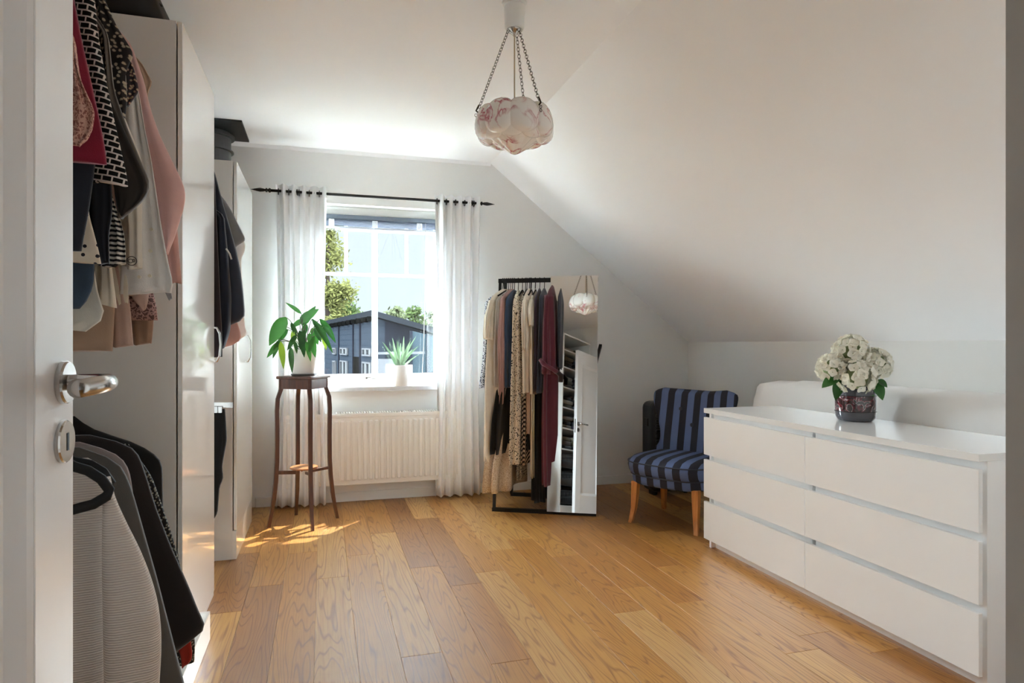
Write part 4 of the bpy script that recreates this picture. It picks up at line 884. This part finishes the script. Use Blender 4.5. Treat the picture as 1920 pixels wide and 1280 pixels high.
for bx, bz in ((-.09, .70), (.09, .70), (0.0, .60), (-.0, .77)):
    if (bx, bz) == (-.0, .77): continue
    yy = .195+(bz-.36)*.20-.052; 
    MB().rings([[(bx+r*math.cos(2*PI*j/12), yy+o_, bz+r*math.sin(2*PI*j/12)) for j in range(12)] for r, o_ in ((.014, .004), (.014, -.003), (.009, -.008), (.001, -.009))]).build('button', PIPE, ch, local=True, smooth=True)
for sx_, sy_ in ((-1, -1), (1, -1), (-1, 1), (1, 1)):
    k = 1 if sy_ < 0 else .8
    x0, y0 = sx_*.205, sy_*.19; pr = [(.262, 0, .021), (.18, .004, .019), (.09, .012, .015), (.03, .026, .0125), (.004, .034, .012), (0, .034, .0105)]
    MB().rings([[(x0+sx_*o_*.5+a*r, y0+sy_*o_+b_*r, z) for a, b_ in ((-1, -1), (1, -1), (1, 1), (-1, 1))] for z, o_, r in pr]).build('leg', BEECH, ch, local=True)
# suitcase behind the chair
su = thing('suitcase', 'black ribbed suitcase standing behind the striped chair', 'suitcase', (2.53, 4.40, 0))
SUM = M('black_shell', '#1b1b1e', .45, 0, .1)
MB().box(2.345, 2.72, 4.30, 4.50, .03, .705, .05, 4).build('shell', SUM, su, smooth=False)
r0 = None
for k in range(15):
    z = .10+k*.038
    if r0 is None: r0 = MB().box(2.37, 2.70, 4.292, 4.312, z, z+.024, .008, 2).build('rib', SUM, su)
    else: share(r0, 'rib', su, Matrix.Translation((0, 0, k*.038)))
MB().box(2.335, 2.348, 4.37, 4.43, .52, .58, .004).build('side_handle', SUM, su)
for a in (2.40, 2.66): MB().box(a-.02, a+.02, 4.36, 4.44, 0, .04, .012, 2).build('wheel', SUM, su)

# ------------------------------------------------------------------ clothes rack with mirror
TH = math.radians(27.1); TL = math.radians(7.3)
AX = Vector((math.cos(TH), -math.sin(TH), 0)); BK = Vector((math.sin(TH), math.cos(TH), 0))     # along the rail / backwards
M0 = Vector((1.728, 3.94, 0)); W0 = .70
rack = thing('clothes_rack', 'black metal clothes rack with a leaning rail frame', 'clothes rack', tuple(M0-AX*W0/2))
def rp_(s, b, z): return M0+AX*s+BK*b+Vector((0, 0, z))
ZTOP = 1.60; LB = math.tan(TL)*ZTOP
RB = .012
IRON = M('black_steel_tube', '#1a1817', .4, .5, .1)
MB().bar(rp_(-W0, .01, .012), rp_(0, .01, .012), .02, .024, bev=.002).build('front_foot', IRON, rack)
for s in (-W0+.01, -.012): MB().bar(rp_(s, .016, .02), rp_(s, LB+.02, ZTOP-.01), .02, .02, up=tuple(AX), bev=.002).build('front_leg', IRON, rack)
BB = .47
MB().bar(rp_(-W0+.04, BB, .012), rp_(-.03, BB, .012), .02, .024, bev=.002).build('back_foot', IRON, rack)
for s in (-W0+.045, -.035): MB().bar(rp_(s, BB, .015), rp_(s, LB+.02, ZTOP-.02), .02, .02, up=tuple(AX), bev=.002).build('back_leg', IRON, rack)
MB().bar(rp_(-W0, LB+.02, ZTOP-.012), rp_(.0, LB+.02, ZTOP-.012), .022, .024, bev=.003).build('rail', IRON, rack)
MB().bar(rp_(-.03, .18, .93), rp_(.01, .42, 1.13), .02, .02, up=tuple(AX), bev=.002).build('peg', IRON, rack)
MIR, nt, b = nodes('mirror_silver'); b.inputs['Base Color'].default_value = (.86, .88, .87, 1); b.inputs['Metallic'].default_value = 1; b.inputs['Roughness'].default_value = .0
nzm = N(nt, 'ShaderNodeTexNoise'); nzm.inputs['Scale'].default_value = 2; mrm = N(nt, 'ShaderNodeMapRange'); mrm.inputs['To Min'].default_value = 0; mrm.inputs['To Max'].default_value = .012; nt.links.new(nzm.outputs['Fac'], mrm.inputs['Value']); nt.links.new(mrm.outputs[0], b.inputs['Roughness'])
mw0, mw1 = -.325, .004
def mp_(s, z, o): # point on the leaning mirror plane
    return rp_(s, math.tan(TL)*z-o, z)
mirror = thing('mirror', 'tall frameless mirror leaning on the clothes rack', 'mirror', tuple(rp_(-.16, 0, .02)))
MB().rings([[mp_(mw0, z, o) for z, o in ((.018, .006), (ZTOP+.012, .006), (ZTOP+.012, .0), (.018, .0))], [mp_(mw1, z, o) for z, o in ((.018, .006), (ZTOP+.012, .006), (ZTOP+.012, .0), (.018, .0))]]).build('glass', MIR, mirror)
for z in (.35, 1.25): MB().bar(mp_(mw0+.02, z, -.004), mp_(mw1-.01, z, -.004), .006, .03).build('back_batten', IRON, mirror)

# garments on the rack, seen nearly edge-on; px of the near edge at breast height
GR = 'clothes hanging on the black rack'
def near_s(px, b):
    """s along the rail of the line BK-offset b that the pixel column px hits"""
    d = rayd(px, 700); d = Vector((d.x, d.y, 0)); o = rp_(0, b, 0); o.z = 0
    # o + AX*s = d*t
    det = AX.x*(-d.y)-AX.y*(-d.x); s = ((-o.x)*(-d.y)-(-o.y)*(-d.x))/det
    return s
RBK = LB+.02
HZ = ZTOP-.012
def zpx(py, b): # height of a pixel row at the near edge offset
    p = rp_(-.35, b, 0); D = p.x*SN+p.y*CS; return H-(py-HY)/F*D
fan = [0]
def rackwear(px0, px1, rows, mat, name, label, cat, sleeve=None, hang=True, yaw=0, nf=1, amp=.25, off=0.0):
    """rows: (py, near extent, far extent) with extents in m from the rail; px0..px1 visible strip"""
    b0 = RBK-.2; s0, s1 = near_s(px0, b0), near_s(px1, b0); s = (s0+s1)/2; tk = max(.016, abs(s1-s0)/2)
    if not hang: rows = [(536, .012, .012), (548, .014, .014)]+rows; hang = True
    rs = [(zpx(py, b0), -a, b_) for py, a, b_ in rows]; R = Matrix.Rotation(yaw, 3, 'Z')
    smin = -W0+.028+fan[0]*.014
    if s < smin:
        tgt = rp_(s, b0, 0); s = smin; fan[0] += 1; U = (rp_(s, RBK, 0)-tgt); U.z = 0; U.normalize(); V = Vector((U.y, -U.x, 0))
    else: U = R@BK; V = R@AX
    org = rp_(s, RBK, 0)
    t = thing(name, label, cat, tuple(rp_(s, RBK, rs[-1][0])), group=GR)
    cloth(rs, org, U, V, tk, 'body', mat, None, None, nf=nf, amp=amp, parent=t, seed=int(px0), n=34, m=44, rip=.34)
    if sleeve:
        for (rowsS, ms) in sleeve: cloth([(zpx(py, b0-.03), -a, -b_) for py, a, b_ in rowsS], org-V*tk*.4*0, U, V, tk*.85, 'sleeve', ms or mat, None, None, nf=1, amp=.15, parent=t, seed=int(px1), n=20, neck=True, m=36, rip=.2)
    if hang:
        hg = thing('clothes_hanger', 'slim black hanger holding the '+label.split(',')[0], 'hanger', tuple(rp_(s, RBK, rs[0][0])), group='slim black hangers on the rack')
        c = rp_(s, RBK, HZ); zc = rs[0][0]+.0
        MB().tube([c+Vector((0, 0, zc-HZ-.01))]+[c+Vector((0, 0, -.05))]+[c+BK*(.019*math.sin(q))+Vector((0, 0, .019*math.cos(q)*1.0)) for q in (2.6, 1.9, 1.2, .4, -.4, -1.1, -1.6)], .0026, 6).build('hook', BLACKP, hg, smooth=True)
        MB().tube([c-U*.13+Vector((0, 0, zc-HZ-.055)), c+Vector((0, 0, zc-HZ-.008)), c+U*.13+Vector((0, 0, zc-HZ-.055))], .006, 6).build('shoulder_bar', BLACKP, hg, smooth=True)
    return t
SHO = lambda w: [(536, .03, .03), (545, w*.6, w*.6), (556, w*.95, w*.95)]
def shape(w, hem, flare=1.0, top=0): return [(a+top, b_, c) for a, b_, c in SHO(w)]+[(600+top, w, w), (680, w*(1+(flare-1)*.4), w), (hem-4, w*flare, w*flare), (hem, w*flare*.99, w*flare*.99)]
def slv(end, w=.26, y0=560): return [(y0, .19, .12), (y0+(end-y0)*.4, .235, .15), (end-6, w, .17), (end, w*.99, .175)]
rackwear(897, 907, shape(.20, 728, 1.25, 6), BLUEF, 'blouse', 'blue and white speckled blouse, outermost on the rack', 'blouse', yaw=.12)
rackwear(905, 926, shape(.20, 868, 1.35), fb['creamrack'], 'dress', 'long cream dress with wide short sleeve, hung beside the speckled blouse', 'dress', [(slv(636, .25), None)], yaw=.05, nf=2)
rackwear(904, 944, [(560, .02, .02), (700, .08, .05), (840, .22, .12), (870, .27, .17), (918, .29, .19), (923, .28, .18)], LACEC, 'skirt', 'long cream lace skirt reaching lowest beside the curtain', 'skirt', hang=False, nf=2, amp=.2)
rackwear(923, 935, shape(.20, 727, 1.0, 4), fb['ltgrey'], 'cardigan', 'light grey cardigan, hung beside the cream dress', 'cardigan')
rackwear(920, 949, [(560, .02, .02), (690, .05, .05), (728, .17, .12), (790, .25, .15), (846, .27, .16), (851, .26, .15)], fb['black'], 'dress', 'black dress whose lower half shows below the grey cardigan', 'dress', hang=False)
rackwear(931, 946, shape(.20, 727, 1.02), fb['dusty'], 'cardigan', 'dusty pink cardigan, hung beside the grey cardigan', 'cardigan', [(slv(760, .21), None)])
rackwear(940, 957, shape(.19, 729, 1.0, 2), fb['navyblue'], 'blouse', 'dark blue blouse, hung beside the pink cardigan', 'blouse')
rackwear(949, 975, shape(.20, 872, 1.1, 3), LEO, 'dress', 'leopard print dress in the middle of the rack', 'dress', yaw=.06, amp=.3)
rackwear(966, 986, shape(.18, 745, 1.0, 6), ZIG, 'blouse', 'black zigzag print blouse, hung beside the leopard dress', 'blouse')
rackwear(962, 978, [(600, .03, .03), (740, .08, .08), (860, .12, .12), (905, .12, .12)], ZIG, 'scarf', 'fine checked scarf hanging lowest under the leopard dress', 'scarf', hang=False)
rackwear(972, 986, [(600, .03, .03), (720, .12, .12), (780, .14, .14), (874, .16, .16)], DIAG, 'skirt', 'diagonal striped skirt below the zigzag blouse', 'skirt', hang=False)
rackwear(975, 992, shape(.20, 738, 1.0), fb['ivory'], 'blouse', 'ivory blouse with rolled sleeve, hung beside the zigzag blouse', 'blouse', [(slv(655, .24), None)])
rackwear(982, 993, [(600, .03, .03), (740, .15, .15), (815, .15, .15)], fb['nude'], 'dress', 'nude beige slip dress below the ivory blouse', 'dress', hang=False)
rackwear(980, 992, [(700, .03, .03), (800, .1, .1), (850, .13, .13)], fb['black'], 'skirt', 'short black skirt below the nude slip dress', 'skirt', hang=False)
rackwear(989, 1001, shape(.19, 740, 1.0, 3), fb['creamrack'], 'shirt', 'cream short-sleeved shirt, hung beside the ivory blouse', 'shirt', [(slv(610, .24), None)])
rackwear(991, 1000, [(640, .05, .05), (740, .15, .15), (896, .15, .15), (902, .14, .14)], fb['cream2'], 'dress', 'long pale cream dress below the cream shirt', 'dress', hang=False)
rackwear(999, 1009, shape(.19, 733, 1.0), fb['plum'], 'blouse', 'very dark plum blouse, hung beside the cream shirt', 'blouse')
rackwear(1004, 1022, shape(.20, 736, 1.12), fb['slate'], 'dress', 'slate blue dress, hung beside the maroon dress', 'dress')
rackwear(998, 1028, [(640, .03, .03), (730, .13, .13), (880, .16, .16), (940, .17, .17), (945, .16, .16)], fb['black'], 'trousers', 'long black trousers reaching lowest under the slate dress', 'trousers', hang=False, nf=2)
rackwear(1016, 1044, [(530, .03, .03), (538, .12, .12), (552, .19, .19), (600, .20, .20), (690, .19, .2), (800, .22, .21), (905, .25, .24), (910, .245, .235)], fb['maroon'], 'dress', 'long maroon dress with belt beside the mirror', 'dress', [(slv(700, .27, 552), None)], yaw=-.05, nf=2)
md_ = [o for o in C.objects if o.get('label', '').startswith('long maroon dress')][0]
def fp(px, py, b): sN = near_s(px, b); p = rp_(sN, b, 0); p.z = H-(py-HY)/F*(p.x*SN+p.y*CS); return p
MB().tube([fp(1012, 673, -.06), fp(1018, 681, -.065), fp(1026, 686, -.065), fp(1038, 693, -.06), fp(1047, 699, -.04)], [.012, .016, .014, .014, .016], 10, flat=.6).build('sash', fb['maroon'], md_, smooth=True)
MB().tube([fp(1046, 698, -.05), fp(1052, 704, -.045), fp(1051, 716, -.04)], [.016, .018, .017], 8, flat=.7).build('cuff', fb['maroonblk'], md_, smooth=True)
rackwear(1043, 1050, shape(.19, 690, 1.0), fb['dknavy'], 'jacket', 'thin dark jacket edge between the maroon dress and the mirror', 'jacket')

# ------------------------------------------------------------------ outside
def ext(lat, dep, z): return Vector((lat*CS+dep*SN, -lat*SN+dep*CS, z))
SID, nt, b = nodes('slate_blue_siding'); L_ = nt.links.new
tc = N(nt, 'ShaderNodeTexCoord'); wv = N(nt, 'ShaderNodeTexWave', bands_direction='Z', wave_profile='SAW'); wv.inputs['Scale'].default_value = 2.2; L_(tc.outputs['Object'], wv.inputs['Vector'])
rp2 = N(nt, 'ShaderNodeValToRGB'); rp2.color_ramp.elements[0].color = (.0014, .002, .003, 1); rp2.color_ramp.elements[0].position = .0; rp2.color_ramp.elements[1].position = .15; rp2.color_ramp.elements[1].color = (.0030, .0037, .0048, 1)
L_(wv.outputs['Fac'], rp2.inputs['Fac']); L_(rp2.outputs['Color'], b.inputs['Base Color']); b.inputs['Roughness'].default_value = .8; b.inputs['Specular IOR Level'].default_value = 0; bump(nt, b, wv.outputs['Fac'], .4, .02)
SIDD = M('shaded_gable_and_battens', (.0014, .0015, .0022, 1), .85, 0, .1, 3, spec=0); ROOFM = M('roof_edge', (.0018, .002, .0024, 1), .7, 0, .1, spec=0)  # gable siding darkened to paint in its shade; battens share the colour
EXW = M('outside_white_trim', (.016, .016, .017, 1), .6, spec=0); EXG = M('outside_dark_pane', (.0006, .0008, .001, 1), .12, spec=.02); EXD = M('outside_door', (.0004, .0004, .0004, 1), .6, spec=0)
hA = (-2.95, 14.0); hL = (-2.95-2.7*1.35, 14+6*1.35); hR = (-2.95+.91*6, 14+.41*6)
house = thing('house', 'slate blue wooden house with low gable roof outside the window', 'house', tuple(ext(-2.0, 16, -3.9)))
zt_ = H+.60
def wallq(a, b_, z0, za, zb, name, mat, th=.2):
    n_ = (ext(*b_, 0)-ext(*a, 0)); n_ = Vector((-n_.y, n_.x, 0)).normalized()*th
    if n_.y < 0: n_ = -n_
    A, B = ext(*a, 0), ext(*b_, 0)
    q = [A+Vector((0, 0, z0)), B+Vector((0, 0, z0)), B+Vector((0, 0, zb)), A+Vector((0, 0, za))]
    return MB().rings([q, [p+n_ for p in q]]).build(name, mat, house)
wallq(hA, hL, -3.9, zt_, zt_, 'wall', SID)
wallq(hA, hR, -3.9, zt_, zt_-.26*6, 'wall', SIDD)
def lerp2(a, b_, t): return (a[0]+(b_[0]-a[0])*t, a[1]+(b_[1]-a[1])*t)
A3, L3, R3 = ext(*hA, zt_), ext(*hL, zt_), ext(*hR, zt_-.26*6)
off = (ext(hA[0], hA[1]-.35, 0)-ext(*hA, 0))
rf = MB().rings([[A3+off+Vector((0, 0, .0)), A3+off+Vector((0, 0, .12)), L3+off+Vector((0, 0, .12)), L3+off], [R3+off, R3+off+Vector((0, 0, .12)), R3+(L3-A3)+Vector((0, 0, .12)), R3+(L3-A3)]]).build('roof', ROOFM, house)
for k in range(14):
    t = (k+.5)/14; p = ext(*lerp2(hA, hL, t), zt_-.05); MB().bar(p, p+off*1.05, .09, .1).build('rafter_end', EXD, rf) 
def extwin(t0, t1, z0, z1, name='window', frame=True, mat=EXG):
    a, b_ = ext(*lerp2(hA, hL, t0), 0), ext(*lerp2(hA, hL, t1), 0); o_ = Vector((-(b_-a).y, (b_-a).x, 0)).normalized(); o_ = -o_ if o_.y > 0 else o_
    wq = MB()
    if frame:
        for (p, q) in (((a, z1), (b_, z1)), ((a, z0), (b_, z0)), ((a, z0), (a, z1)), ((b_, z0), (b_, z1)), (((a+b_)/2, z0), ((a+b_)/2, z1))):
            wq.bar(p[0]+Vector((0, 0, p[1]))+o_*.03, q[0]+Vector((0, 0, q[1]))+o_*.03, .035, .04, up=tuple(o_))
        fr = wq.build(name, EXW, house)
        MB().rings([[a+Vector((0, 0, z0))+o_*.01, b_+Vector((0, 0, z0))+o_*.01, b_+Vector((0, 0, z1))+o_*.01, a+Vector((0, 0, z1))+o_*.01], [a+Vector((0, 0, z0))+o_*.02, b_+Vector((0, 0, z0))+o_*.02, b_+Vector((0, 0, z1))+o_*.02, a+Vector((0, 0, z1))+o_*.02]]).build('pane', mat, fr)
    else:
        MB().rings([[a+Vector((0, 0, z0))+o_*.01, b_+Vector((0, 0, z0))+o_*.01, b_+Vector((0, 0, z1))+o_*.01, a+Vector((0, 0, z1))+o_*.01], [a+Vector((0, 0, z0))+o_*.03, b_+Vector((0, 0, z0))+o_*.03, b_+Vector((0, 0, z1))+o_*.03, a+Vector((0, 0, z1))+o_*.03]]).build(name, mat, house)
def tpx(px):
    r = (px-960)/F; # lateral = r*dep on segment hA-hL
    return (r*hA[1]-hA[0])/((hL[0]-hA[0])-r*(hL[1]-hA[1]))
def zat(px, py): t = tpx(px); dep = hA[1]+(hL[1]-hA[1])*t; return H-(py-HY)/F*dep
extwin(tpx(698), tpx(682), zat(690, 666), zat(690, 654)); extwin(tpx(698), tpx(682), zat(690, 712), zat(690, 680))
extwin(tpx(653), tpx(640), zat(646, 664), zat(646, 653)); extwin(tpx(653), tpx(640), zat(646, 712), zat(646, 677))
extwin(tpx(631), tpx(626), zat(628, 663), zat(628, 653)); extwin(tpx(631), tpx(626), zat(628, 712), zat(628, 677))
extwin(tpx(675), tpx(664), zat(670, 715), zat(670, 669), 'door', False, EXD)
for px_ in (636, 663, 676): 
    t = tpx(px_); p = ext(*lerp2(hA, hL, t), 0); o_ = ext(0, -1, 0)*.03; MB().bar(p+o_+Vector((0, 0, -3.9)), p+o_+Vector((0, 0, zt_)), .07, .05).build('batten', SIDD, house)
# added teal boarded shape imitating a pane reflection; balcony on the shaded side
REFL = M('teal_reflection_boards', (.0036, .0052, .0062, 1), .8, 0, .15, 5, spec=0)
refl_shape = thing('reflection_shape', 'pale teal boarded shape added for a pane reflection, beside the dark gable outside', 'house', tuple(ext(-1.1, 13.2, -3.9)))
a, b_ = ext(-2.06, 13.2, 0), ext(.8, 14.2, 0); zt2 = H+.27
MB().rings([[a+Vector((0, 0, -3.9)), b_+Vector((0, 0, -3.9)), b_+Vector((0, 0, zt2-.75)), a+Vector((0, 0, zt2))], [p+ext(0, .3, 0) for p in (a+Vector((0, 0, -3.9)), b_+Vector((0, 0, -3.9)), b_+Vector((0, 0, zt2-.75)), a+Vector((0, 0, zt2)))]]).build('wall', REFL, refl_shape)
for k in range(9):
    p = a+(b_-a)*(k/9); MB().bar(p+Vector((0, 0, -3.9)), p+Vector((0, 0, zt2-.75*k/9)), .05, .05).build('batten', SIDD, refl_shape)
bal = thing('balcony', 'white balcony railing on the dark gable wall outside', 'balcony', tuple(ext(-1.95, 13.0, H-.75)))
MB().bar(ext(-2.85, 13.3, H-.19), ext(-1.75, 12.9, H-.17), .06, .05).build('handrail', EXW, bal)
MB().bar(ext(-2.85, 13.3, H-.55), ext(-2.35, 13.1, H-.55), .03, .5).build('screen', EXW, bal)
# trees
def tree(px, py_top, py_bot, dep, wpx, nleaf, mat, label, name='tree', seed=1, size=.16):
    rnd = random.Random(seed); c0 = at_D(px, (py_top+py_bot)/2, dep); hz_ = (py_bot-py_top)/F*dep/2; rx = wpx/F*dep/2
    t = thing(name, label, 'tree', (c0.x, c0.y, -3.9), group='trees outside the window')
    MB().tube([(c0.x, c0.y, -3.9), (c0.x, c0.y, c0.z-hz_*.3), (c0.x+.05, c0.y, c0.z+hz_*.7)], [.16, .1, .03], 7).build('trunk', BARK, t, smooth=True)
    mb = MB(); cl = [(Vector((rnd.gauss(0, .42)*rx, rnd.gauss(0, .42)*rx, rnd.uniform(-.9, .9)*hz_)), rnd.uniform(.16, .32)*rx) for _ in range(22)]
    for i in range(nleaf):
        q, r = rnd.choice(cl); tp = 1-.45*max(0, q.z/hz_)
        p = c0+Vector((q.x*tp, q.y*tp, q.z))+Vector((rnd.gauss(0, 1), rnd.gauss(0, 1), rnd.gauss(0, 1)))*r
        u = Vector((rnd.gauss(0, 1), rnd.gauss(0, 1), rnd.gauss(0, 1))).normalized()*size*rnd.uniform(.5, 1); v = u.orthogonal().normalized()*u.length*.6
        mb.face([p-u, p+v, p+u, p-v])
    o = mb.build('crown', mat, t, recalc=False); o['kind'] = 'stuff'
BARK = M('bark', (.004, .003, .0025, 1), .9, 0, .3, 6, spec=0)
LT1 = M('birch_leaves', (.013, .013, .0045, 1), .6, 0, .5, 2.5, spec=0); LT2 = M('oak_leaves', (.006, .0085, .003, 1), .7, 0, .5, 2.5, spec=0); LT3 = M('far_leaves', (.010, .0115, .006, 1), .7, 0, .5, 2.5, spec=0)
tree(614, 380, 640, 27, 75, 7500, LT1, 'tall yellow-green birch at the edge of the window view', 'birch_tree', 5, .11)
tree(646, 572, 640, 35, 62, 2200, LT2, 'round dark green tree behind the house eave', 'leafy_tree', 6, .16)
tree(744, 576, 640, 34, 40, 1000, LT3, 'thin pale tree behind the roof ridge', 'leafy_tree', 7, .17)
tree(778, 578, 640, 40, 44, 2200, LT2, 'darker tree behind the sloping roof', 'leafy_tree', 8, .17)
tree(815, 588, 650, 33, 46, 1800, LT3, 'pale tree behind the lower roof end near the curtain', 'leafy_tree', 9, .17)
gr = MB().box(-40, 40, 5.4, 90, -4.1, -3.9).build('ground', M('outside_grass', (.006, .008, .003, 1), .9, 0, .4, .6, spec=0)); gr['kind'] = 'structure'; gr['label'] = 'grass ground outside the house'
